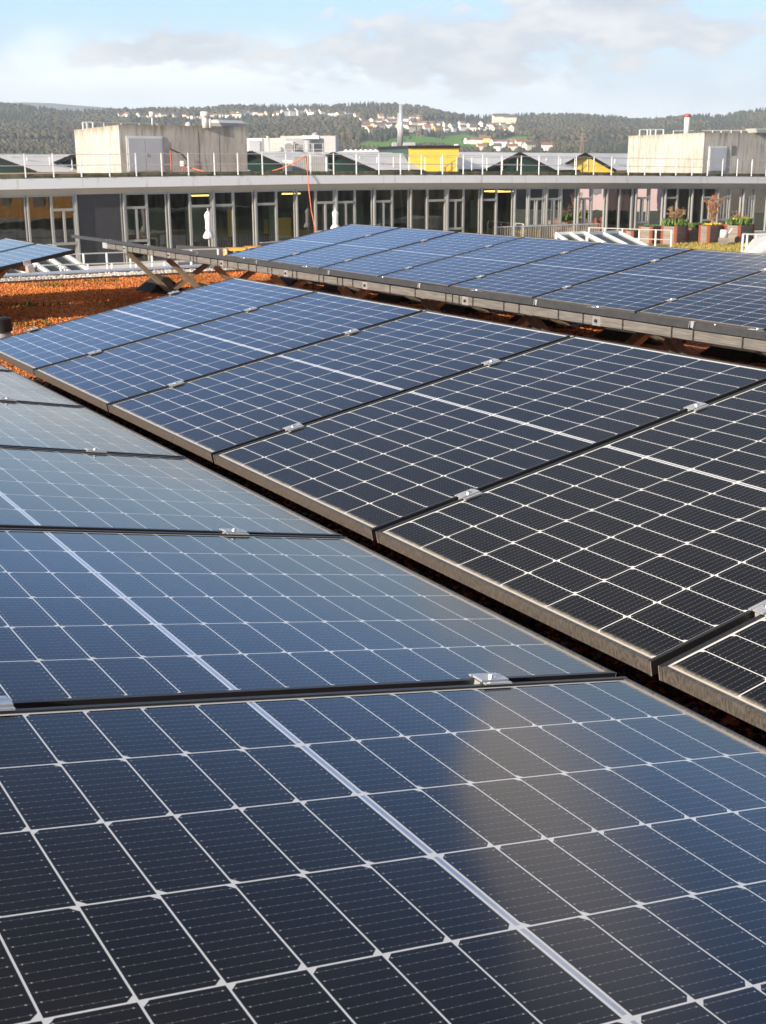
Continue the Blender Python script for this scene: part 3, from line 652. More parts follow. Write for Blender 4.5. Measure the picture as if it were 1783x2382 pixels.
# ------------------------------------------------------------------ railings
M['white'] = mat('white_metal', (.86, .86, .84), .5, var=.06, vscale=3)
M['railgrey'] = mat('rail_grey', (.50, .50, .49), .5, .2)
def railing(label, pts, hgt, rails=(1.0, .5), pr=.03, rr=.014, m='white', group=None, name='railing'):
    root = thing(name, label, 'railing', loc=pts[0], group=group)
    for p in pts: pbuild(MB().tube([p, p+Z_*hgt], pr, 6), 'post', M[m], root)
    for f in rails:
        mb = MB()
        for a, b in zip(pts[:-1], pts[1:]): mb.tube([a+Z_*hgt*f, b+Z_*hgt*f], rr, 5)
        pbuild(mb, 'rail', M['railgrey'], root)
    return root
XP = [-6, 56, 121, 185, 250, 311.6, 370.7, 432, 492, 546, 602.5, 657, 713, 766.6, 819, 871, 920.6, 968.8, 1017.7, 1065.5, 1110, 1153.6, 1199, 1240, 1285, 1325.7, 1366.5, 1407.6, 1447, 1484.8, 1521, 1557, 1594, 1629.7, 1664, 1698, 1731.7, 1765.6, 1798]
rr_ = thing('railing', 'front railing with white posts along the glazed building roof edge', 'railing', loc=fpt(890, fz(890, Y_FT)))
tops = []
for x in XP:
    p = fpt(x, fz(x, Y_FT)+.05, .53); q = p + Z_*1.12; tops.append(p); pbuild(MB().box((p+q)/2, .048, .048, 1.14, FT_, FN, Z_), 'post', M['white'], rr_)
for f in (1.08, .56):
    mb = MB()
    for a, b in zip(tops[:-1], tops[1:]): mb.tube([a+Z_*f, b+Z_*f], .016, 5)
    pbuild(mb, 'rail', M['railgrey'], rr_)
XB = [-40, 19, 70, 122, 173, 225, 600, 633.6, 706, 752, 798, 838, 878, 916, 952, 989, 1025.6, 1062, 1097, 1132, 1168, 1202.6, 1234.6, 1269, 1302, 1335, 1365, 1395, 1427.6, 1457]
def bk(x): q = fpt(x, fz(x, Y_FT)+.16, 0); v = q - Vector((0, 0, EYE)); v *= 1.42; return Vector((v.x, v.y, fz(x, Y_FT)+.14))
railing('back railing with white posts standing behind the front one on the same roof', [bk(x) for x in XB if x < 300], 1.1, pr=.038, rr=.02)
railing('back railing with thin white posts before the coloured sheds on the same roof', [bk(x) for x in XB if x > 300], 1.1, pr=.038, rr=.02)

# ------------------------------------------------------------------ helper: upright plan boxes from picture columns
def plan(x, d): v = ray(x, 400); v = v*(d/v.y); return Vector((v.x, v.y, 0))
def zat(x, y, d): return atd(x, y, d).z
def prism(c0, c1, c2, z0, z1, mb=None, m=0):
    """box whose plan is parallelogram corner c1 with neighbours c0, c2"""
    c3 = c0 + c2 - c1; mb = mb or MB(); up = lambda c, z: Vector((c.x, c.y, z))
    return mb.hexa([up(c0, z0), up(c1, z0), up(c2, z0), up(c3, z0), up(c0, z1), up(c1, z1), up(c2, z1), up(c3, z1)], m)
def conc_mat():
    m = mat('weathered_concrete', (.5, .46, .4), .9); t = m.node_tree; p = t.nodes['Principled BSDF']
    tc = N(t, 'ShaderNodeTexCoord'); v = tc.outputs['Object']; sp = N(t, 'ShaderNodeSeparateXYZ'); t.links.new(v, sp.inputs[0])
    mp = N(t, 'ShaderNodeMapping'); mp.inputs['Scale'].default_value = (1, 1, .10); t.links.new(v, mp.inputs[0])
    st = noise(t, mp.outputs[0], 5.0, 7, .72); big = noise(t, v, .5, 5, .6)
    topm = ss(t, math_(t, 'ADD', sp.outputs[2], math_(t, 'MULTIPLY', st, 1.6)), 3.75, 4.7)
    c = mixc(t, ss(t, big, .3, .7), (.55, .52, .48), (.44, .42, .38))
    c = mixc(t, math_(t, 'MULTIPLY', ss(t, st, .47, .66), .68), c, (.24, .21, .17))
    c = mixc(t, math_(t, 'MULTIPLY', topm, .8), c, (.17, .14, .08))
    t.links.new(c, p.inputs['Base Color']); b = N(t, 'ShaderNodeBump'); b.inputs['Strength'].default_value = .25; b.inputs['Distance'].default_value = .03; t.links.new(noise(t, v, 6, 5), b.inputs['Height']); t.links.new(b.outputs[0], p.inputs['Normal']); return m
M['wconc'] = conc_mat()
M['doorgrey'] = mat('door_grey', (.50, .52, .56), .5, .1, var=.05, vscale=1)
M['duct'] = mat('duct_white', (.72, .72, .70), .45, .1, var=.08, vscale=2)
def on_face(c1, c2, t0, t1, z0, z1, out=.04, th=.05, mb=None):
    d = (c2-c1); n = Vector((d.y, -d.x, 0)).normalized(); mb = mb or MB()
    A = c1 + d*t0 + n*out; B = c1 + d*t1 + n*out; A2 = A - n*th; B2 = B - n*th; up = lambda c, z: Vector((c.x, c.y, z))
    return mb.hexa([up(A, z0), up(B, z0), up(B2, z0), up(A2, z0), up(A, z1), up(B, z1), up(B2, z1), up(A2, z1)])
RZ = EYE - .5
# left block
c0, c1, c2 = plan(180, 79), plan(283, 70), plan(577, 74.5)
zt = EYE + 2.24
ph = thing('rooftop_block', 'larger stained concrete plant room left on the roof with grey double doors', 'plant room', loc=c1)
pbuild(prism(c0, c1, c2, RZ-.2, zt), 'wall', M['wconc'], ph)
dm = (c2-c1).length
def tx(x, ca, cb):   # fraction along face for a picture column
    best = min((abs((lambda q: (q.x/q.y))(ca + (cb-ca)*(i/400)) - ray(x, 400).x/ray(x, 400).y), i/400) for i in range(401)); return best[1]
t0, t1, tm = tx(302, c1, c2), tx(378, c1, c2), tx(340, c1, c2)
zd0, zd1 = zat(340, 397, 71), zat(340, 322, 71)
df = pbuild(on_face(c1, c2, t0-.012, t1+.012, zd0-.05, zd1+.12, .05), 'door_frame', M['duct'], ph)
for a, b in ((t0, tm-.002), (tm+.002, t1)):
    dr = pbuild(on_face(c1, c2, a, b, zd0, zd1, .09, .06), 'door', M['doorgrey'], ph)
pbuild(on_face(c1, c2, tm+.006, tm+.012, (zd0+zd1)/2-.1, (zd0+zd1)/2+.1, .12, .04), 'handle', M['steel'], dr)
sm = MB()
for x in (466, 513): t_ = tx(x, c1, c2); on_face(c1, c2, t_, t_+.003, RZ, zt-.3, .004, .03, sm)
pbuild(sm, 'joint', M['rubber'], ph)
def pipe(label, x, y0, y1, d, r, m, cap=None, name='chimney_pipe'):
    a = Vector((*plan(x, d).xy, zat(x, y0, d))); b = Vector((*plan(x, d).xy, zat(x, y1, d)))
    root = thing(name, label, 'pipe' if name != 'mast' else 'mast', loc=a)
    pbuild(MB().tube([a, b], r, 14), 'shaft', M[m], root, True)
    if cap:
        pbuild(MB().tube([b - Z_*cap[1], b + Z_*.05], cap[0], 14), 'cap', M[cap[2]], root, True)
    return root
M['redcap'] = mat('rust_red', (.42, .10, .06), .6); M['chrome'] = mat('steel_flue', (.72, .73, .74), .3, .6, var=.1, vscale=1)
pipe('stubby white flue with round cap on the larger concrete block', 483, 298, 262, 73, .19, 'duct', (.26, .25, 'duct'))
pipe('thin cream pipe beside the stubby white flue', 494, 298, 272, 73, .07, 'duct')
pipe('thin weather mast with small head on the larger block', 361, 296, 262, 72.5, .05, 'duct', (.16, .25, 'duct'), 'mast')
ps = [zt, zt]
hv = thing('ventilation_hood', 'long pale ventilation hood on top of the larger concrete block', 'ventilation unit', loc=(*plan(530, 75).xy, zt))
a_, b_ = plan(500, 74.5), plan(563, 76.5); mb = MB(); dd = (b_-a_).normalized(); nn = Vector((dd.y, -dd.x, 0)); cc = (a_+b_)/2
mb.hexa([Vector((*(a_+dd*.25+nn*.45).xy, zt+.02)), Vector((*(b_-dd*.1+nn*.45).xy, zt+.02)), Vector((*(b_-dd*.1-nn*.45).xy, zt+.02)), Vector((*(a_+dd*.25-nn*.45).xy, zt+.02)),
         Vector((*(a_+nn*.5).xy, zt+.22)), Vector((*(b_+nn*.5).xy, zt+.22)), Vector((*(b_-nn*.5).xy, zt+.22)), Vector((*(a_-nn*.5).xy, zt+.22))]); pbuild(mb, 'base', M['doorgrey'], hv)
mb = MB(); up = lambda c, z: Vector((c.x, c.y, z)); mb.hexa([up(a_+nn*.5, zt+.225), up(b_+nn*.5, zt+.225), up(b_-nn*.5, zt+.225), up(a_-nn*.5, zt+.225), up(a_+dd*.2+nn*.2, zt+.40), up(b_-dd*.1+nn*.2, zt+.40), up(b_-dd*.1-nn*.2, zt+.40), up(a_+dd*.2-nn*.2, zt+.40)]); pbuild(mb, 'hood', M['duct'], hv)
dm_ = MB(); dc = up(plan(444, 74), zt)
for k in range(6):
    a0_ = math.pi/2*k/6; a1_ = math.pi/2*(k+1)/6
    dm_.tube([dc+Z_*.28*math.sin(a0_), dc+Z_*.28*math.sin(a1_)], [.22*math.cos(a0_), max(.01, .22*math.cos(a1_))], 12, cap=False)
tag(dm_.build('roof_dome', M['doorgrey'], smooth=True), 'small grey dome behind the pale hood on the larger block', 'roof dome')
railing('thin low rail along the top of the larger concrete block', [up(c0.lerp(c1, .25)+(c2-c1)*f, zt) for f in (.02, .16, .3, .45, .6)], .38, rails=(.95,), pr=.03, rr=.025, m='duct')
railing('small grey ladder rail on the left corner of the larger block', [up(plan(x, 77), zt-.05) for x in (201, 211, 224)], .42, rails=(1.0,), pr=.05, rr=.04, m='duct')
# right block
d0, d1, d2 = plan(1459, 97), plan(1634, 88), plan(1850, 93)
zt2 = EYE + 2.10
ph2 = thing('rooftop_block', 'smaller looking concrete plant room at the right with a bright left wall', 'plant room', loc=d1)
pbuild(prism(d0, d1, d2, RZ-.2, zt2), 'wall', M['wconc'], ph2)
t0, t1 = tx(1646, d1, d2), tx(1687, d1, d2); z0_, z1_ = zat(1666, 397, 89), zat(1666, 344, 89)
pbuild(on_face(d1, d2, t0, t1, z0_-.05, z1_+.1, .05), 'door_frame', M['duct'], ph2)
dr2 = pbuild(on_face(d1, d2, t0+.008, t1-.008, z0_, z1_, .09, .06), 'door', M['doorgrey'], ph2)
t0, t1 = tx(1697, d1, d2), tx(1706, d1, d2); pbuild(on_face(d1, d2, t0, t1, zat(1700, 360, 89.5), zat(1700, 339, 89.5), .05), 'vent_grille', mat('grille', (.2, .2, .2), .6), ph2)
pipe('white chimney pipe with rust red tip on the right concrete block', 1592, 322, 267, 92, .20, 'duct', (.21, .17, 'redcap'))
railing('grey frame rail on the left of the right concrete block', [up(plan(x, 95), zt2-.03) for x in (1484, 1502, 1509, 1521, 1539)], .42, rails=(1.0,), pr=.05, rr=.04, m='duct')
railing('thin low rail along the back of the right concrete block', [up(plan(x, 93), zt2) for x in (1562, 1618, 1652, 1672, 1695, 1718, 1740)], .26, rails=(.95,), pr=.03, rr=.03, m='duct')
hv = MB(); a_, b_ = plan(1738, 90.5), plan(1800, 92); dd = (b_-a_).normalized(); nn = Vector((dd.y, -dd.x, 0)); hv.hexa([up(a_+dd*.3+nn*.4, zt2+.01), up(b_+nn*.4, zt2+.01), up(b_-nn*.4, zt2+.01), up(a_+dd*.3-nn*.4, zt2+.01), up(a_+nn*.5, zt2+.30), up(b_+nn*.5, zt2+.30), up(b_-nn*.5, zt2+.30), up(a_-nn*.5, zt2+.30)])
tag(hv.build('ventilation_hood', M['duct'], bevel=.05), 'pale ventilation hood on the right concrete block', 'ventilation unit')
# plant between the blocks
hb = thing('plant_building', 'grey plant building with ducts and a fan box between block and sheds', 'plant building', loc=up(plan(680, 105), 0))
def pxbox(x0, x1, y0, y1, d, dep, m, name, parent, skew=0.0, mb=None):
    """box facing the camera covering given picture box at depth d"""
    A = plan(x0, d); B = plan(x1, d*(1+skew)); dr_ = (B-A); n_ = Vector((-dr_.y, dr_.x, 0)).normalized()
    zb, z_t = zat((x0+x1)/2, y1, d), zat((x0+x1)/2, y0, d)
    q = prism(A + n_*dep, A, B, zb, z_t, mb)
    return pbuild(q, name, M[m], parent) if parent else q
M['lgrey'] = mat('light_grey_sheet', (.52, .51, .49), .6, var=.08, vscale=.5, stretch=(1, 1, .2)); M['mgrey'] = mat('mid_grey_sheet', (.36, .37, .39), .55, var=.1, vscale=1); M['dgrey'] = mat('louvre_grey', (.22, .22, .23), .6)
pxbox(655, 782, 316, 405, 112, 8, 'lgrey', 'wall', hb); pxbox(577, 655, 321, 405, 114, 8, 'lgrey', 'annex', hb)
pxbox(578, 612, 322, 405, 110, 2, 'duct', 'white_frame', hb); pxbox(582, 607, 327, 405, 109.8, 1, 'mgrey', 'louvre', hb)
pxbox(668, 752, 322, 364, 106, 3, 'mgrey', 'fan_housing', hb); pxbox(688, 709, 337, 362, 105.8, .5, 'dgrey', 'louvre', hb); pxbox(726, 749, 337, 362, 105.8, .5, 'dgrey', 'louvre', hb)
pxbox(665, 684, 329, 359, 105.6, 1, 'duct', 'intake_panel', hb)
a_ = up(plan(674, 105), zat(674, 343, 105)); b = MB(); b.tube([a_, a_ - Vector((0, .12, 0))], .38, 18); pbuild(b, 'fan', M['dgrey'], hb)
a_ = up(plan(718, 105), 0); b = MB(); b.tube([up(a_, zat(718, 362, 105)), up(a_, zat(718, 326, 105))], .28, 14); pbuild(b, 'duct_pipe', M['mgrey'], hb, True)
pxbox(704, 744, 315, 323, 105, 2, 'duct', 'top_duct', hb)
a_ = up(plan(736, 108), zat(736, 316, 108)); b = MB(); b.tube([a_, a_+Z_*.18, a_+Z_*.3], [.36, .28, .05], 14); pbuild(b, 'dome', M['mgrey'], hb, True)
pxbox(634, 663, 358, 366, 104, 1, 'duct', 'white_tray', hb); 
pipe('white vertical vent pipe left of the grey plant building', 626, 366, 318, 100, .10, 'duct', (.15, .0, 'duct'))
railing('thin grey railing round the fan housing', [up(plan(x, 103), zat(x, 364, 103)) for x in (636, 650, 664, 687, 709, 731, 753, 774)], 1.0, rails=(1.0, .55), pr=.03, rr=.02, m='railgrey')
cb = thing('switch_cabinet', 'grey ribbed cabinet with white narrow door on the building roof', 'cabinet', loc=up(plan(710, 84), RZ)); pxbox(682, 760, 362, 401, 84, 3, 'mgrey', 'body', cb); pxbox(658, 681.5, 372, 401, 84, 2, 'duct', 'white_door', cb)
pxbox(757, 762, 366, 400, 83.6, .1, 'duct', 'edge_trim', cb)
rb_ = MB()
for i in range(16): x = 684 + i*4.6; A = up(plan(x, 83.9), RZ); rb_.box(A + Z_*((zat(x, 362, 84)-RZ)/2), .03, .05, zat(x, 362, 84)-RZ-.04)
pbuild(rb_, 'rib', M['lgrey'], cb)
# ------------------------------------------------------------------ sheds
M['shroof'] = mat('grey_shed_roof', (.88, .86, .84), .9, .0, var=.1, vscale=.3, stretch=(1, 1, 1)); M['gable_g'] = mat('dark_green_sheet', (.018, .05, .042), .5, var=.2, vscale=1); M['gable_y'] = mat('yellow_sheet', (.95, .62, .10), .5, var=.06, vscale=1); M['black'] = mat('black_trim', (.02, .02, .02), .5); M['grn'] = mat('green_sheet', (.045, .085, .078), .5, var=.08, vscale=1)
EX = Vector((math.sin(rad(38)), math.cos(rad(38)), 0))
def shed(xa, ya, half, yv, col, label, d=None, L=34):
    d = d or DF(xa)*1.42
    A = plan(xa, d); F_ = Vector((math.cos(rad(13)), math.sin(rad(13)), 0)); z1 = zat(xa, ya, d); z0 = zat(xa, yv, d)
    hw = half*d/FP/ max(.3, F_.x)*1.02
    root = thing('shed', label, 'shed', loc=up(A, z0), group='gabled sheds behind the glazed building')
    l, r, ap = up(A - F_*hw, z0), up(A + F_*hw, z0), up(A, z1)
    g = MB(); g.poly([l - Z_*6, r - Z_*6, r, ap, l]); g.poly([l - Z_*6 + EX*L, r - Z_*6 + EX*L, r + EX*L, ap + EX*L, l + EX*L]); g.quad(l-Z_*6, l, l+EX*L, l-Z_*6+EX*L); g.quad(r-Z_*6, r, r+EX*L, r-Z_*6+EX*L); pbuild(g, 'wall', M[col], root)
    o = -F_.cross(Z_)*-.35; oo = -EX*.5
    rf_ = MB(); rf_.quad(ap + oo + Z_*.06, r + oo + Z_*.06, r + EX*L + Z_*.06, ap + EX*L + Z_*.06); rf_.quad(ap + oo + Z_*.06, l + oo + Z_*.06, l + EX*L + Z_*.06, ap + EX*L + Z_*.06); pbuild(rf_, 'roof', M['shroof'], root)
    tr2 = MB(); tr2.bar(l + oo, ap + oo, .12, .26); tr2.bar(ap + oo, r + oo, .12, .26); pbuild(tr2, 'verge', M['black'], root)
    return root
S = [(-12, 360, 98, 403, 'gable_g', 'dark green gabled shed at the far left edge'), (200, 357, 100, 402, 'gable_g', 'dark green gabled shed half hidden by the larger concrete block'),
     (396, 357, 96, 401, 'gable_g', 'dark green gabled shed hidden behind the larger concrete block'), (596, 354, 96, 400, 'gable_g', 'dark green gabled shed right of the larger concrete block'),
     (786, 357, 90, 398, 'gable_g', 'dark green gabled shed behind the ribbed cabinet'), (1055, 355, 66, 398, 'gable_y', 'yellow gabled shed joined to the yellow and green box', 118),
     (1216, 357, 78, 397.5, 'gable_g', 'dark green gabled shed between the two yellow ones'), (1366, 358, 72, 398.5, 'gable_y', 'yellow gabled shed nearest the right concrete block')]
for a in S: shed(*a)
bx = thing('plant_box', 'tall roof box with green left wall and yellow right wall', 'plant box', loc=up(plan(951, 108), 0))
e0, e1, e2 = plan(882, 115), plan(951, 107.5), plan(1067, 108.6)
ztb = zat(951, 345, 107.5)
mb = MB(); lo = EYE-.9
up4 = [up(e0, lo), up(e1, lo), up(e1, ztb), up(e0, ztb)]; pbuild(MB().poly(up4), 'green_wall', M['grn'], bx)
pbuild(MB().poly([up(e1, lo), up(e2, lo), up(e2, ztb), up(e1, ztb)]), 'yellow_wall', M['gable_y'], bx)
e3 = e0 + e2 - e1; pbuild(MB().poly([up(e0, lo), up(e3, lo), up(e3, ztb), up(e0, ztb)]).poly([up(e2, lo), up(e3, lo), up(e3, ztb), up(e2, ztb)]), 'back_wall', M['grn'], bx)
pbuild(prism(e0 + (e0-e3)*.02, e1 + (e1-e3)*.02, e2 + (e2-e3)*.02, ztb+.002, ztb+.22), 'roof', M['black'], bx)
ms = thing('steel_mast', 'tall twin steel flue rising behind the yellow and green box', 'flue', loc=up(plan(932, 125), 0))
for x, y1, r in ((933.5, 243, .20), (928.5, 262, .14)):
    a_ = up(plan(x, 125), zat(x, 345, 125)); b_ = up(plan(x, 125), zat(x, y1, 125)); pbuild(MB().tube([a_, b_], r, 12), 'flue', M['chrome'], ms, True)
for (x0, x1, y0, y1, lb) in ((912, 926, 331, 342, 'small grey roof box left of the steel flue'), (938, 968, 331, 342, 'wide grey roof box right of the steel flue')):
    o = pxbox(x0, x1, y0, y1, 122, 2, 'mgrey', 'roof_box', None).build('roof_box', M['mgrey'], bevel=.1); tag(o, lb, 'roof box')
o = pxbox(1057, 1067, 335, 341, 110, .6, 'duct', 'roof_box', None).build('roof_box', M['duct'], bevel=.05); tag(o, 'tiny white box on the right corner of the yellow box', 'roof box')
lr = thing('low_hall', 'long low grey hall roof with white skylight humps behind the cabinet', 'hall', loc=up(plan(830, 135), 0)); pxbox(780, 890, 352, 400, 132, 12, 'shroof', 'roof', lr); pxbox(780, 890, 353, 357, 131.7, .2, 'dgrey', 'edge_trim', lr)
hm = MB()
for i in range(8):
    a_ = up(plan(806+i*11.5, 134), zat(800, 352.3, 134)); hm.tube([a_, a_+Z_*.14, a_+Z_*.20], [.24, .2, .05], 8)
pbuild(hm, 'skylight', M['white'], lr)
# pylons
def pylon(x, yb, yt, d, lab):
    a_ = up(plan(x, d), zat(x, yb, d)); h_ = zat(x, yt, d) - a_.z; r0 = h_*.09; mb = MB()
    P = lambda sx, sy, f: a_ + Vector((sx*r0*(1-f*.85), sy*r0*(1-f*.85), h_*f))
    for sx in (-1, 1):
        for sy in (-1, 1): mb.bar(P(sx, sy, 0), P(sx, sy, 1), h_*.010, h_*.010)
    for k in range(9):
        for sy in (-1, 1):
            f0, f1 = k/9, (k+1)/9; mb.bar(P(-1, sy, f0), P(1, sy, f1), h_*.006, h_*.006); mb.bar(P(1, sy, f0), P(-1, sy, f1), h_*.006, h_*.006)
    for f, l in ((.62, .26), (.78, .2), (.93, .14)): mb.bar(a_ + Vector((-h_*l, 0, h_*f)), a_ + Vector((h_*l, 0, h_*f)), h_*.012, h_*.02)
    tag(mb.build('pylon', M['pyl']), lab, 'pylon', 'lattice pylons')
M['pyl'] = mat('pylon_rust', (.36, .24, .17), .7)
pylon(1352, 360, 308, 420, 'brown lattice pylon between the yellow shed and the forest')
pylon(974, 320, 265, 1500, 'pale distant mast above the village right of the steel flue')
# orange hoses
M['orange'] = mat('orange_hose', (.70, .17, .07), .5)
def hose(pts, r, lab): tag(MB().tube(pts, r, 6).build('orange_hose', M['orange'], smooth=True), lab, 'hose', 'orange hoses on the roof')
def pd(x, y, d): return atd(x, y, d)
hose([pd(712, 363, DF(712)), pd(716, 400, DF(714)-.6), pd(719, 440, DF(716)-.8), pd(725, 490, DF(720)-.8), pd(733, 530, DF(725)-1), pd(737, 548, DF(727)-1.2)], .028, 'orange hose hanging from the railing down the glazed front')
hose([pd(620, 399, 78), pd(640, 396, 75), pd(656, 391, 72), pd(680, 381, 71), pd(700, 370, 70.6), pd(712, 363, DF(712))], .032, 'orange hose sagging along the front railing')
hose([up(c1.lerp(c2, tx(397, c1, c2)) + Vector((.1, -.25, 0)), zat(397, y, 71)) for y in (347, 360, 375, 392, 398)], .026, 'orange hose hanging straight down the large block wall')
hose([pd(425, 398, 69.5), pd(428, 385, 70.5), pd(445, 391, 70), pd(475, 399, 69)], .035, 'orange hose looped on the roof before the large block')
tag(MB().tube([pd(396, 346, 70.5), pd(425, 360, 70), pd(438, 375, 69.8), pd(432, 386, 69.8)], .05, 6).build('black_cable', M['rubber'], smooth=True), 'black cable arching from the large block wall', 'cable')
tag(pxbox(420, 429, 374, 387, 69.5, .2, 'duct', 'x', None).build('meter_box', M['duct'], bevel=.02), 'small white box hanging beside the black cable', 'box')

# ------------------------------------------------------------------ terrace furniture
def tposts(lab, xs_, y_b, d0, d1, h=1.1, **k):
    n = len(xs_); pts = []
    for i, x in enumerate(xs_):
        d = 1/((1/d0) + (1/d1-1/d0)*i/(n-1)); q = plan(x, d); q.z = GZ; pts.append(q)
    return railing(lab, pts, h, **k)
tposts('white terrace railing in front of the dark panel and doors', (120, 181, 236, 292, 343, 389, 435, 500, 519), 0, 56, 60, rails=(1.0, .1), pr=.045, rr=.03)
tposts('nearer white railing behind the roof edge beside the rooflight', (-60, 0, 63, 125, 190, 247, 305, 372, 436, 500), 0, 49, 52, rails=(1.0,), pr=.045, rr=.03)
tposts('white railing before the planters at the right', (1376, 1413, 1455, 1495, 1534, 1571), 0, 78, 74, rails=(1.0, .5), pr=.05, rr=.03)
tposts('short white railing by the white box at the right edge', (1740, 1750, 1771, 1810), 0, 69, 68, h=1.15, rails=(1.0, .45), pr=.06, rr=.04)
# rooflights
def rooflight(pa, pb, dep, h, n, lab):
    """monopitch glazed lantern between base points pa-pb"""
    pa, pb = Vector(pa), Vector(pb); d = (pb-pa).normalized(); nb = Vector((-d.y, d.x, 0))
    if nb.y < 0: nb = -nb
    root = thing('rooflight', lab, 'rooflight', loc=pa, group='white framed rooflights on the terrace'); L = (pb-pa).length
    fr_ = MB(); lo_a, lo_b = pa + Z_*.3, pb + Z_*.3; hi_a, hi_b = pa + nb*dep + Z_*h, pb + nb*dep + Z_*h
    for a, b in ((lo_a, lo_b), (hi_a, hi_b)): fr_.bar(a, b, .16, .16)
    for i in range(n+1):
        f = i/n; fr_.bar(lo_a.lerp(lo_b, f), hi_a.lerp(hi_b, f), .15, .14); 
    fr_.bar(hi_a, hi_a - Z_*(h), .12, .12); fr_.bar(hi_b, hi_b - Z_*h, .12, .12); fr_.bar(lo_b, pb + nb*dep + Z_*.3, .12, .12)
    pbuild(fr_, 'frame', M['white'], root)
    pbuild(MB().hexa([pa, pb, pb+nb*dep, pa+nb*dep, pa+Z_*.22, pb+Z_*.22, pb+nb*dep+Z_*.22, pa+nb*dep+Z_*.22]), 'kerb', M['duct'], root)
    g = MB(); g.quad(lo_a-Z_*.03, lo_b-Z_*.03, hi_b-Z_*.03, hi_a-Z_*.03); g.poly([lo_b, pb+nb*dep+Z_*.3, hi_b]); pbuild(g, 'pane', M['dglass'], root)
    return root
M['dglass'] = mat('dark_rooflight_glass', (.03, .045, .045), .08, 0, .8)
rooflight(up(plan(-60, 45.5), GZ), up(plan(240, 50), GZ), 3.6, 1.7, 6, 'white framed sloping rooflight behind the roof edge at the left')
rooflight(up(plan(1466, 66), GZ), up(plan(1540, 68), GZ), 2.6, 1.25, 2, 'white framed rooflight nearest the planters')
rooflight(up(plan(1370, 67), GZ), up(plan(1438, 68), GZ), 2.6, 1.2, 2, 'white framed rooflight in the middle beyond the second table')
wb = MB(); A = plan(1745, 64); B = plan(1860, 66); zb = GZ; wb.hexa([up(A, zb), up(B, zb), up(B+Vector((0, 3, 0)), zb), up(A+Vector((.6, 3, 0)), zb), up(A+Vector((.1, .2, 0)), zb+.35), up(B, zb+1.2), up(B+Vector((0, 3, 0)), zb+1.2), up(A+Vector((1.3, 3, 0)), zb+1.0)])
tag(wb.build('roof_hatch', M['white'], bevel=.03), 'bright white hatch box at the right edge of the lawn', 'hatch')
# parasols
def parasol(x, yb, yt, d, lab):
    base = up(plan(x, d), GZ); top = zat(x, yt, d); root = thing('parasol', lab, 'parasol', loc=base, group='closed white parasols')
    pbuild(MB().tube([base, up(base, top+.12)], .03, 8), 'pole', M['railgrey'], root)
    z0 = zat(x, yb, d); H = top - z0; mb = MB(); n = 20; prof = [(0, .20), (.03, .25), (.08, .26), (.20, .19), (.31, .11), (.36, .15), (.5, .13), (.72, .15), (.84, .18), (.90, .14), (.96, .09), (1, .02)]
    i0 = 0; pts = []
    for k, (f, r) in enumerate(prof):
        for j in range(n):
            a = 2*math.pi*j/n; rr2 = r*(1 + (.22 if j % 2 else -.22)*(1-f*.5)); mb.v.append((base.x+math.cos(a)*rr2*.95, base.y+math.sin(a)*rr2*.95, z0+H*f))
    for k in range(len(prof)-1):
        for j in range(n): a = k*n+j; b = k*n+(j+1) % n; mb.f.append((a, b, b+n, a+n)); mb.m.append(0)
    pbuild(mb, 'canopy', M['cloth'], root, True); pbuild(MB().tube([base, base+Z_*.08], .3, 12), 'foot', M['conc'], root)
M['cloth'] = mat('white_cloth', (.80, .77, .79), .85, var=.06, vscale=5)
parasol(480, 555, 490, 63, 'left closed white parasol before the glazed front'); parasol(779, 534, 488, 70, 'right closed white parasol just above the panels')
# table and chairs
M['yel'] = mat('orange_wood', (.75, .36, .05), .5, var=.1, vscale=3)
def table(x, d, w, lab):
    q = up(plan(x, d), GZ); r_ = thing('cafe_table', lab, 'table', loc=q, group='orange tables on the terrace'); pbuild(MB().box(q+Z_*1.02, w, .9, .12), 'tabletop', M['yel'], r_)
    for sx in (-1, 1):
        for sy in (-1, 1): pbuild(MB().box(q+Vector((sx*(w/2-.06), sy*.36, .48)), .10, .10, .96), 'leg', M['yel'], r_)
table(541, 60.5, 1.1, 'orange table at the left beside the railing end'); table(586, 61.5, 1.0, 'orange table just right of the first orange one')
M['chair'] = mat('dark_chair', (.10, .09, .085), .6); M['metal'] = mat('chair_metal', (.6, .6, .58), .35, .6)
def chair(x, d, lab, ang=0):
    q = up(plan(x, d), GZ); r_ = thing('cafe_chair', lab, 'chair', loc=q, group='dark metal chairs on the terrace'); c, s = math.cos(ang), math.sin(ang); X = Vector((c, s, 0)); Y = Vector((-s, c, 0))
    pbuild(MB().box(q+Z_*.45, .46, .44, .04, X, Y), 'seat', M['chair'], r_); pbuild(MB().box(q+Y*.22+Z_*.72, .46, .03, .42, X, Y), 'backrest', M['chair'], r_)
    for sx in (-1, 1):
        for sy in (-1, 1): pbuild(MB().tube([q+X*sx*.21+Y*sy*.2, q+X*sx*.21+Y*sy*.2+Z_*(.45 if sy < 0 else .9)], .02, 6), 'leg', M['metal'], r_)
for x, d, an, lb in ((545, 57.3, .3, 'chair in front of the left orange table'), (563, 57.0, 2.9, 'chair between the two orange tables'), (588, 58, .2, 'chair in front of the right orange table'), (603, 58.6, 1.2, 'turned chair right of the orange tables'), (622, 61, 2.4, 'chair beside the slatted screen'), (640, 62, .4, 'outermost chair near the panels')): chair(x, d, 'dark metal ' + lb, an)
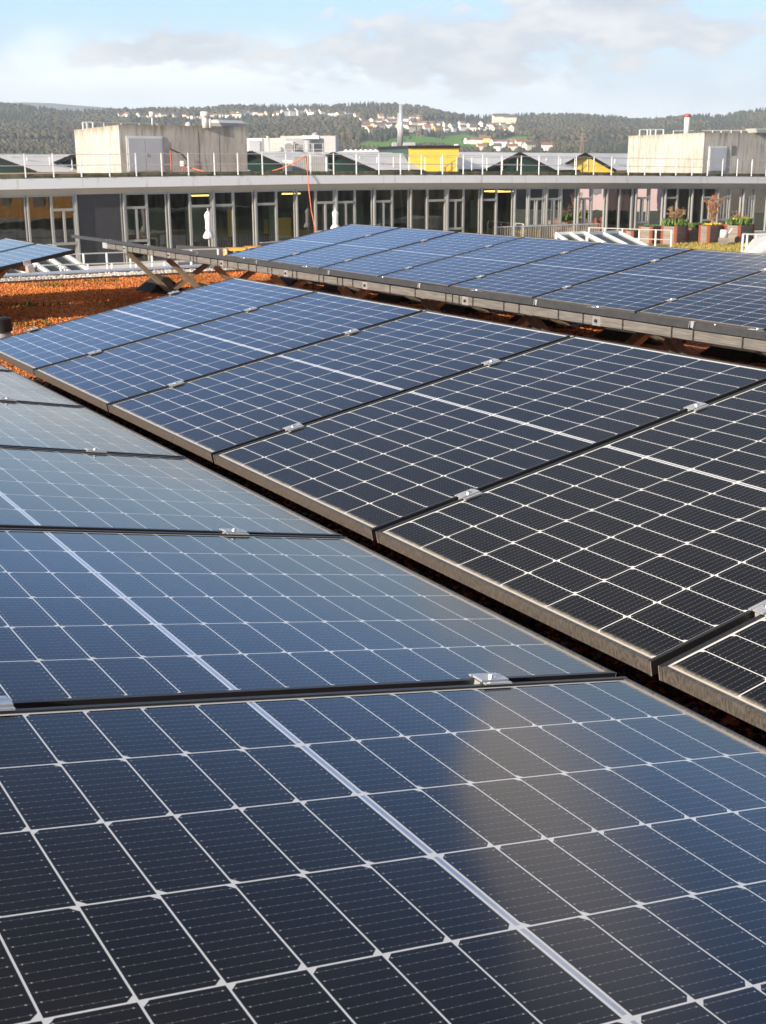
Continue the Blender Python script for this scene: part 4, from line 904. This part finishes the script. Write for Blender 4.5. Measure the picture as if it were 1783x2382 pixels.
def slats(x0, x1, d0, d1, h, col, lab, nm='slatted_fence', gap=.14):
    a, b = up(plan(x0, d0), GZ), up(plan(x1, d1), GZ); mb = MB(); L = (b-a).length; n = int(L/gap)
    for i in range(n+1): p = a.lerp(b, i/n); mb.box(p+Z_*h/2, .06, .04, h, FT_, FN, Z_)
    root = thing(nm, lab, 'fence', loc=a); pbuild(mb, 'slat_panel', M[col], root); mb2 = MB(); mb2.bar(a+Z_*(h), b+Z_*(h), .06, .06); mb2.bar(a+Z_*.15, b+Z_*.15, .06, .06); pbuild(mb2, 'rail', M['railgrey'], root)
slats(601, 760, 64, 68, 1.1, 'chair', 'dark slatted fence behind the orange tables'); slats(1150, 1400, 78, 82, 1.15, 'slat', 'brown grey slatted fence right of the centre below the windows', gap=.18) if M.setdefault('slat', mat('grey_slat', (.26, .23, .20), .7, var=.2, vscale=2)) else 0
sc_ = MB(); a, b = up(plan(404, 61.5), GZ), up(plan(520, 63), GZ); sc_.hexa([a, b, b+FN*-.06, a+FN*-.06, a+Z_*1.15, b+Z_*.95, b+FN*-.06+Z_*.95, a+FN*-.06+Z_*1.15]); tag(sc_.build('screen', mat('brown_screen', (.17, .15, .14), .7)), 'dark brown solid screen under the left parasol', 'screen')
# planters
M['plank'] = mat('grey_plank', (.32, .27, .23), .8, color2=(.20, .17, .15), vscale=1.5, stretch=(.3, .3, 8)); M['redwood'] = mat('red_batten', (.34, .09, .05), .6); M['soil'] = mat('soil', (.07, .05, .03), .95); M['leaf'] = mat('spring_leaf', (.13, .21, .05), .7, var=.4, vscale=6); M['twig'] = mat('orange_twig', (.32, .20, .11), .8, var=.3, vscale=8); M['redtwig'] = mat('red_twig', (.36, .11, .06), .8, color2=(.38, .20, .09), vscale=4); M['yflower'] = mat('yellow_flower', (.8, .6, .05), .7)
def planter(x0, x1, x2, d, h, lab):
    c1_ = up(plan(x1, d), GZ); c0_ = up(plan(x0, d*1.012), GZ); c2_ = up(plan(x2, d*1.022), GZ); root = thing('planter', lab, 'planter', loc=c1_, group='wooden planters with red battens')
    pbuild(prism(c0_, c1_, c2_, GZ, GZ+h), 'box', M['plank'], root); c3_ = c0_+c2_-c1_
    for c in (c0_, c1_, c2_, c3_): pbuild(MB().box(up(c, GZ+h/2+.02), .16, .16, h+.04), 'batten', M['redwood'], root)
    k = .92; cc_ = (c0_+c2_)/2; q = [cc_ + (c-cc_)*k for c in (c0_, c1_, c2_, c3_)]; pbuild(MB().poly([up(c, GZ+h+.005) for c in q]), 'soil', M['soil'], root); return up(cc_, GZ+h), (c2_-c1_).length*.45
def foliage(c, r, hgt, n, name, m, lab, leaf=.09, grp='plants in the wooden planters', cat='plant'):
    mb = MB()
    for i in range(n):
        a = random.uniform(0, 6.28); rr2 = r*random.random()**.5; b0 = c + Vector((math.cos(a)*rr2, math.sin(a)*rr2*.7, 0)); d = Vector((random.uniform(-1, 1), random.uniform(-1, 1), 0)).normalized()
        t_ = b0 + d*random.uniform(0, .2) + Z_*hgt*random.uniform(.35, 1); s = d.cross(Z_)*leaf*.35; md = b0.lerp(t_, .5); mb.poly([b0, md+s, t_, md-s])
    return tag(mb.build(name, M[m]), lab, cat, grp)
def shrub(c, r, hgt, n, m, name, lab, spread=1.0):
    root = thing(name, lab, 'shrub', loc=c, group='bare shrubs in the planters'); tk = MB(); tw = MB()
    for i in range(n):
        a = random.uniform(0, 6.28); L = hgt*random.uniform(.6, 1.0); sp_ = r*random.uniform(.2, 1)*spread; p = [c + Vector((random.uniform(-.05, .05), 0, 0))]
        for k in range(1, 5): f = k/4; p.append(c + Vector((math.cos(a)*sp_*f**1.2 + random.uniform(-.05, .05), math.sin(a)*sp_*f**1.2, L*f)))
        tk.tube(p, [.03, .025, .018, .012, .006], 5)
        for k in range(14):
            q = p[random.randint(1, 4)]; d = Vector((random.uniform(-1, 1), random.uniform(-1, 1), random.uniform(.2, 1.2))).normalized()*random.uniform(.10, .28); s = d.cross(Vector((0, 1, 0))).normalized()*.02; tw.poly([q-s, q+s, q+d+s*.4, q+d-s*.4])
    pbuild(tk, 'branch', M['twig'], root); pbuild(tw, 'twig', M[m], root)
PLT = [((1463, 1478, 1497), 79.5, .78, 'small orange edged planter box left of the taller ones', None), ((1496, 1522, 1549), 79, 1.05, 'planter box first of the tall ones from the left', 'yl'), ((1549, 1580, 1606), 78, 1.12, 'planter box under the bushy orange shrub', 'bush'),
       ((1611, 1634, 1650), 80.5, .85, 'low planter box with trimmed green grass', 'low'), ((1638, 1658, 1692), 78, 1.15, 'planter box under the red twiggy tree', 'red'), ((1699, 1730, 1762), 78, 1.15, 'planter box with daffodils near the right edge', 'daf')]
for (xs3, d, h, lb, ty) in PLT:
    c, r = planter(*xs3, d, h, 'grey plank ' + lb)
    if ty == 'bush': foliage(c, .85, .55, 260, 'leafy_plant', 'leaf', 'bright green leaves at the foot of the orange shrub', .2); shrub(c, .80, 1.05, 26, 'twig', 'shrub', 'spreading bare orange brown shrub in a planter')
    if ty == 'red': foliage(c, .6, .18, 120, 'flowers', 'yflower', 'small yellow flowers at the foot of the red twiggy tree', .12, cat='flowers'); shrub(c, .52, 1.75, 34, 'redtwig', 'twiggy_tree', 'upright red orange twiggy tree in a planter')
    if ty == 'daf': foliage(c, .8, .6, 240, 'daffodil_leaves', 'leaf', 'green daffodil leaves in the right planter', .2); shrub(c, .6, .8, 9, 'twig', 'shrub', 'sparse bare shrub above the daffodils'); foliage(c+Z_*.35, .7, .15, 26, 'flowers', 'yflower', 'yellow daffodil heads in the right planter', .3, cat='flowers')
    if ty == 'low': foliage(c, .6, .4, 320, 'clipped_grass', 'leaf', 'trimmed dark green grass in the low planter', .12)
    if ty == 'yl': foliage(c, .7, .12, 160, 'ground_cover', 'leaf', 'thin yellow green cover on the first tall planter', .12)
w8 = up(plan(1694, 77), GZ); wc = thing('watering_can', 'pale grey watering can between the two right planters', 'watering can', loc=w8); pbuild(MB().tube([w8+Z_*.5, w8+Z_*.98], [.26, .22], 12), 'body', M['duct'], wc, True); pbuild(MB().tube([w8+Vector((.2, 0, .6)), w8+Vector((.5, 0, 1.05))], .05, 6), 'spout', M['duct'], wc)
pbuild(MB().box(w8+Z_*.25, .5, .5, .5), 'stand', M['plank'], wc)

# ------------------------------------------------------------------ buildings outside the view that the windows mirror
def mirror_house(name, c, wdt, dep, h, col, ang, lab):
    c = Vector((c[0], c[1], -26)); h += 22.5
    X = Vector((math.cos(ang), math.sin(ang), 0)); Y = Vector((-math.sin(ang), math.cos(ang), 0)); root = thing(name, lab, 'building', loc=c)
    c = Vector(c); pbuild(MB().box(c+Z_*h/2, wdt, dep, h, X, Y), 'wall', col, root)
    for j in range(4):
        for i in range(int(wdt/4)):
            p = c + X*(-wdt/2+2+i*4) + Y*(dep/2+.03) + Z_*(24.7+j*3.6); pbuild(MB().box(p, 1.3, .1, 2.0, X, Y), 'window', M['dgrey'], root)
    return root
mirror_house('stand_in_block', (85, -38, GZ), 130, 14, 22, mat('grey_brown_render', (.10, .10, .098), .9, var=.3, vscale=.1), rad(53), 'added long grey brown block outside the lower right of the view')  # unseen block added to darken the window reflections
mirror_house('ochre_house', (38, 12, GZ), 26, 10, 12, mat('ochre_render', (.72, .38, .12), .9, var=.06, vscale=.3), rad(88), 'ochre apartment house outside the right of the view')
mirror_house('stand_in_block', (165, 60, GZ), 150, 14, 24, mat('brown_brick', (.10, .09, .08), .9, var=.3, vscale=.1), rad(84), 'added long brown brick block outside the right of the view')  # another added block, so panes mirror dark instead of pale sky
mirror_house('pink_house', (100, 63.5, GZ), 10, 9, 15, mat('pink_render', (.68, .50, .50), .9, var=.06, vscale=.3), rad(82), 'pink apartment house outside the right of the view')

# ------------------------------------------------------------------ hills, forest, village
SKY = [(-500, 236), (-200, 240), (0, 244), (50, 247), (100, 254), (165, 262), (200, 260), (240, 258), (290, 256), (380, 256), (480, 255), (515, 250), (600, 249), (760, 248), (840, 244), (880, 244), (935, 246), (985, 253), (1040, 265), (1090, 273), (1150, 272), (1234, 269), (1326, 269), (1417, 273), (1478, 282), (1544, 276), (1617, 270), (1682, 273), (1726, 264), (1783, 256), (1900, 246), (2300, 238)]
YB = 408; DB, DS = 760.0, 2500.0
def hpt(x, y):       # point of the hillside seen at picture position x, y
    ys = lerp_tab(SKY, x) + 3; t = max(0.0, min(1.0, (YB-y)/(YB-ys)))
    d = DB + (DS-DB)*t**1.35
    return atd(x, YB + (ys-YB)*t, d)
def on_hill(x, y): return hpt(x, y)
def meadow(x, y):
    a = 836 + (345-y)*.3; b = 1232
    if not (a < x < b): return 0
    yt = 318 - 3*math.sin(x*.02) + (6 if x < 900 else 0) + 5*math.sin(x*.05+1); yb_ = 338 + 4*math.sin(x*.03)
    if yt < y < yb_: return 1
    return 0
vs = []; fs = []; cols = []
gx_ = np.linspace(-700, 2500, 161); gy_ = np.linspace(0, 1, 60)
for j, t in enumerate(gy_):
    for i, x in enumerate(gx_):
        ys = lerp_tab(SKY, x) + 3; y = YB + (ys-YB)*t; p = hpt(x, y); vs.append(tuple(p)); 
        m = meadow(x, y) or (655 < x < 700 and 276 < y < 283)
        cols.append((.13, .30, .03, 1) if m else (.085, .075, .045, 1))
nx_ = len(gx_)
for i, x in enumerate(gx_):
    p = Vector(vs[(len(gy_)-1)*nx_+i]); vs.append((p.x*1.25, p.y*1.25, p.z-60)); cols.append((.08, .07, .04, 1))
for j in range(len(gy_)):
    for i in range(nx_-1): a = j*nx_+i; fs.append((a, a+1, a+1+nx_, a+nx_))
me = bpy.data.meshes.new('hills'); me.from_pydata(vs, [], fs); ca = me.color_attributes.new('Col', 'FLOAT_COLOR', 'POINT'); ca.data.foreach_set('color', np.array(cols).ravel()); me.materials.append(vcol_mat()); me.shade_smooth()
hl = bpy.data.objects.new('hills', me); COL.objects.link(hl); tag(hl, kind='structure')
# forest
VIL = []      # house picture positions
def scat(n, x0, x1, yf, js, sz=(1, 1)):
    for i in range(n):
        x = x0 + (x1-x0)*(i+.5)/n + random.uniform(-3, 3); VIL.append((x, yf(x) + random.uniform(-js, js), random.uniform(*sz)))
scat(3, 276, 300, lambda x: 273, 1.5, (.9, 1.2)); scat(10, 322, 412, lambda x: 275, 2, (.8, 1.15)); scat(11, 420, 560, lambda x: 274 + (x-420)*.01, 2.5, (.8, 1.1))
scat(9, 540, 655, lambda x: 270, 1.6, (.9, 1.1)); scat(4, 662, 695, lambda x: 269, 1.5, (1.3, 1.6)); scat(4, 705, 735, lambda x: 268, 1.5, (1.1, 1.5)); scat(3, 742, 765, lambda x: 268.5, 1, (1.0, 1.3)); scat(8, 770, 832, lambda x: 270 + (x-770)*.05, 3.5, (.9, 1.2))
scat(9, 838, 925, lambda x: 290, 3, (.9, 1.25)); scat(7, 845, 935, lambda x: 301, 3, (.9, 1.3)); scat(6, 880, 985, lambda x: 281, 3, (.9, 1.2)); scat(8, 935, 1060, lambda x: 297, 5, (.85, 1.2)); scat(9, 945, 1130, lambda x: 306, 2.5, (.9, 1.25)); scat(5, 1060, 1180, lambda x: 297, 4, (.9, 1.3))
scat(2, 1158, 1192, lambda x: 289, 2, (1.9, 2.3)); scat(6, 1130, 1200, lambda x: 308, 2.5, (1.0, 1.35)); scat(2, 852, 872, lambda x: 313.5, .6, (1.1, 1.3)); scat(6, 1145, 1235, lambda x: 342, 2.5, (1.0, 1.3)); scat(5, 1085, 1140, lambda x: 333, 3, (.9, 1.2)); scat(5, 1100, 1290, lambda x: 352, 2.5, (.9, 1.2))
MH = [mat('white_render', (.90, .88, .84), .9), mat('cream_render', (.85, .78, .62), .9), mat('pale_grey_render', (.60, .59, .57), .9), mat('yellow_render', (.72, .52, .24), .9)]
MR = [mat('brown_tiles', (.24, .13, .09), .9), mat('orange_tiles', (.34, .17, .11), .9), mat('dark_slates', (.12, .11, .11), .9)]
CN = ['white', 'cream', 'pale grey', 'yellow']; RN = ['brown', 'orange', 'dark']
M['hwin'] = mat('house_window', (.06, .06, .06), .4)
hmesh = {}
def house_mesh(c, r, shp):
    if (c, r, shp) in hmesh: return hmesh[(c, r, shp)]
    w, d, h, rh = ((12, 10, 6.5, 3.2), (17, 11, 8.0, 2.4), (10, 12, 7.5, 4.2))[shp]
    b = MB().box((0, 0, h/2-2), w, d, h+4); b.poly([(-w/2, -d/2, h), (-w/2, d/2, h), (-w/2, 0, h+rh)]); b.poly([(w/2, -d/2, h), (w/2, d/2, h), (w/2, 0, h+rh)])
    wm = b.mesh('wall', MH[c]); b = MB(); o = .7
    b.quad((-w/2-o, -d/2-o, h-.4), (w/2+o, -d/2-o, h-.4), (w/2+o, 0, h+rh+.1), (-w/2-o, 0, h+rh+.1)); b.quad((-w/2-o, d/2+o, h-.4), (w/2+o, d/2+o, h-.4), (w/2+o, 0, h+rh+.1), (-w/2-o, 0, h+rh+.1)); rm = b.mesh('roof', MR[r])
    b = MB()
    for k in range(3):
        for j in range(2): b.box((-w/3+k*w/3, -d/2-.03, 1.9+j*2.9), 1.4, .1, 1.5); b.box((-w/2-.03, -d/4+ (k-1)*d/4+d/4, 1.9+j*2.9), .1, 1.2, 1.4)
    hmesh[(c, r, shp)] = (wm, rm, b.mesh('window', M['hwin'])); return hmesh[(c, r, shp)]
def where(x, y):
    if x < 320: return 'at the left end of the upper village'
    if x < 420: return 'in the upper village above the large concrete block'
    if x < 560: return 'in the upper village row around the flues'
    if x < 660: return 'in the tidy upper row above the plant building'
    if x < 770: return 'among the larger houses under the ridge'
    if x < 836: return 'in the upper row nearest the main slope village'
    if y > 325: return 'below the green meadow over the shed roofs'
    if x < 935: return 'on the slope left of the steel flue'
    if x < 1060: return 'on the slope right of the steel flue'
    if x < 1140: return 'in the middle of the slope village'
    return 'at the right end of the slope village'
for (x, y, s) in VIL:
    c = random.choices(range(4), (6, 4, 2, 1))[0]; r = random.choices(range(3), (5, 1.2, 3))[0]; shp = random.choices(range(3), (5, 2, 3))[0]
    if s > 1.8: c, r, shp = 1, 2, 1
    wm, rm, wi = house_mesh(c, r, shp); p = on_hill(x, y); p2 = on_hill(x, y+.1)
    o = thing('house', '%s house with %s roof %s' % (CN[c], RN[r], where(x, y)), 'house', group='small houses of the hillside village')
    o.matrix_basis = Matrix.Translation(p) @ Matrix.Rotation(random.uniform(-.6, .9), 4, 'Z') @ Matrix.Diagonal((s*.74, s*.74, s*.74, 1))
    part('wall', wm, o); part('roof', rm, o)

def forest(n):
    tv, tf = [], []
    def conifer():
        v = []; f = []; k = 7
        for (z, r) in ((.12, .24), (.12, .0), (.5, .16), (.42, .20), (1.0, .0)): pass
        for lvl, (z0, z1, r) in enumerate(((.08, .55, .25), (.35, .78, .19), (.62, 1.05, .12))):
            i = len(v)
            for j in range(k): a = 6.283*j/k + lvl; v.append((math.cos(a)*r*(1+.2*math.sin(j*3+lvl)), math.sin(a)*r, z0))
            v.append((0, 0, z1))
            for j in range(k): f.append((i+j, i+(j+1) % k, i+k))
        return np.array(v), np.array(f)
    def decid():
        ico = bmesh.new(); bmesh.ops.create_icosphere(ico, subdivisions=2, radius=1.0); v = np.array([q.co[:] for q in ico.verts]); f = np.array([[q.index for q in g.verts] for g in ico.faces]); ico.free()
        r_ = np.random.default_rng(7); v = v*(1+.22*r_.standard_normal((len(v), 1))); v = v*np.array([.38, .38, .45]) + np.array([0, 0, .5]); return v, f
    VV, FF, CC = [], [], []; off = 0
    kinds = [conifer(), decid()]
    xs2 = rng.uniform(-560, 2350, n); tt = rng.random(n)**.72
    VA = np.array([(h[0], h[1]) for h in VIL])
    for x, t in zip(xs2, tt):
        ys = lerp_tab(SKY, x) + 3; y = YB + (ys-YB)*t
        if meadow(x, y) and random.random() > .03: continue
        if 655 < x < 700 and 276 < y < 284: continue
        dx = np.abs(VA[:, 0]-x); dy = VA[:, 1] - y
        if np.any((dx < 6.0) & (dy < 1.5) & (dy > -8.5)): continue
        vil = 838 < x < 1200 and 280 < y < 312
        if vil and random.random() < .35: continue
        p = hpt(x, y); pat = 1.3*math.sin(x*.011+y*.05) + 1.1*math.sin(x*.027-y*.09+1) + .8*math.sin(x*.06+y*.13) + random.gauss(0, .7) + (.9 if y < ys+12 else 0)
        con = pat > .75; v, f = kinds[0 if con else 1]; s = random.uniform(7, 12) if con else random.uniform(6.5, 11)
        if vil or y > 330: s *= .55
        if meadow(x, y-6) or meadow(x, y-3): s *= .5
        a = random.uniform(0, 6.28); c, sn = math.cos(a), math.sin(a); w_ = s*random.uniform(.85, 1.25)
        q = np.stack([(v[:, 0]*c - v[:, 1]*sn)*w_, (v[:, 0]*sn + v[:, 1]*c)*w_, v[:, 2]*s - 1], 1) + np.array(p)
        k = random.uniform(.8, 1.2)*(1 + .22*math.sin(x*.019+y*.07+2)*math.sin(x*.006-y*.11))
        if con: col = np.array((.055, .066, .050))*k
        else: col = np.array(random.choice(((.090, .076, .055), (.082, .074, .060), (.100, .086, .066), (.075, .076, .048), (.115, .092, .052), (.078, .088, .042))))*k
        VV.append(q); FF.append(f+off); off += len(v); cc = np.ones((len(v), 4)); cc[:, :3] = col*(.8+.4*rng.random((len(v), 1))); CC.append(cc)
    V = np.concatenate(VV); F = np.concatenate(FF); C = np.concatenate(CC); me = bpy.data.meshes.new('forest')
    me.vertices.add(len(V)); me.vertices.foreach_set('co', V.ravel()); me.loops.add(F.size); me.loops.foreach_set('vertex_index', F.ravel()); me.polygons.add(len(F)); me.polygons.foreach_set('loop_start', np.arange(len(F))*3); me.polygons.foreach_set('loop_total', np.full(len(F), 3)); me.update(calc_edges=True)
    ca = me.color_attributes.new('Col', 'FLOAT_COLOR', 'POINT'); ca.data.foreach_set('color', C.ravel()); me.materials.append(vcol_mat()); o = bpy.data.objects.new('forest', me); COL.objects.link(o)
    tag(o, 'mixed bare and evergreen woods covering the hillsides', None, None, 'stuff')
forest(46000)
# faint farther ridge at the left
fr2 = MB(); pr = [(-700, 246), (-300, 242), (0, 239), (60, 238), (120, 240), (180, 245), (260, 251), (330, 257)]
for (xa, ya), (xb, yb_) in zip(pr[:-1], pr[1:]):
    A, B = atd(xa, ya, 6500), atd(xb, yb_, 6500); fr2.quad(Vector((A.x, A.y-900, -26)), Vector((B.x, B.y-900, -26)), B, A); fr2.quad(A, B, Vector((B.x, B.y+900, -26)), Vector((A.x, A.y+900, -26)))
tag(fr2.build('far_hills', mat('far_hill', (.06, .08, .06), .95)), kind='structure')

# ------------------------------------------------------------------ haze
hz = MB().box((0, 3300, 180), 12400, 8400, 420).build('haze', None if False else mat('haze_air', (1, 1, 1)))
hz.location.z = -27 - (180-210) 
def hzm():
    m = hz.data.materials[0]; t = m.node_tree; t.nodes.clear(); o = N(t, 'ShaderNodeOutputMaterial'); v = N(t, 'ShaderNodeVolumePrincipled'); v.inputs['Color'].default_value = (.74, .86, 1, 1); v.inputs['Density'].default_value = .00017; t.links.new(v.outputs[0], o.inputs['Volume'])
hzm(); tag(hz, kind='stuff')
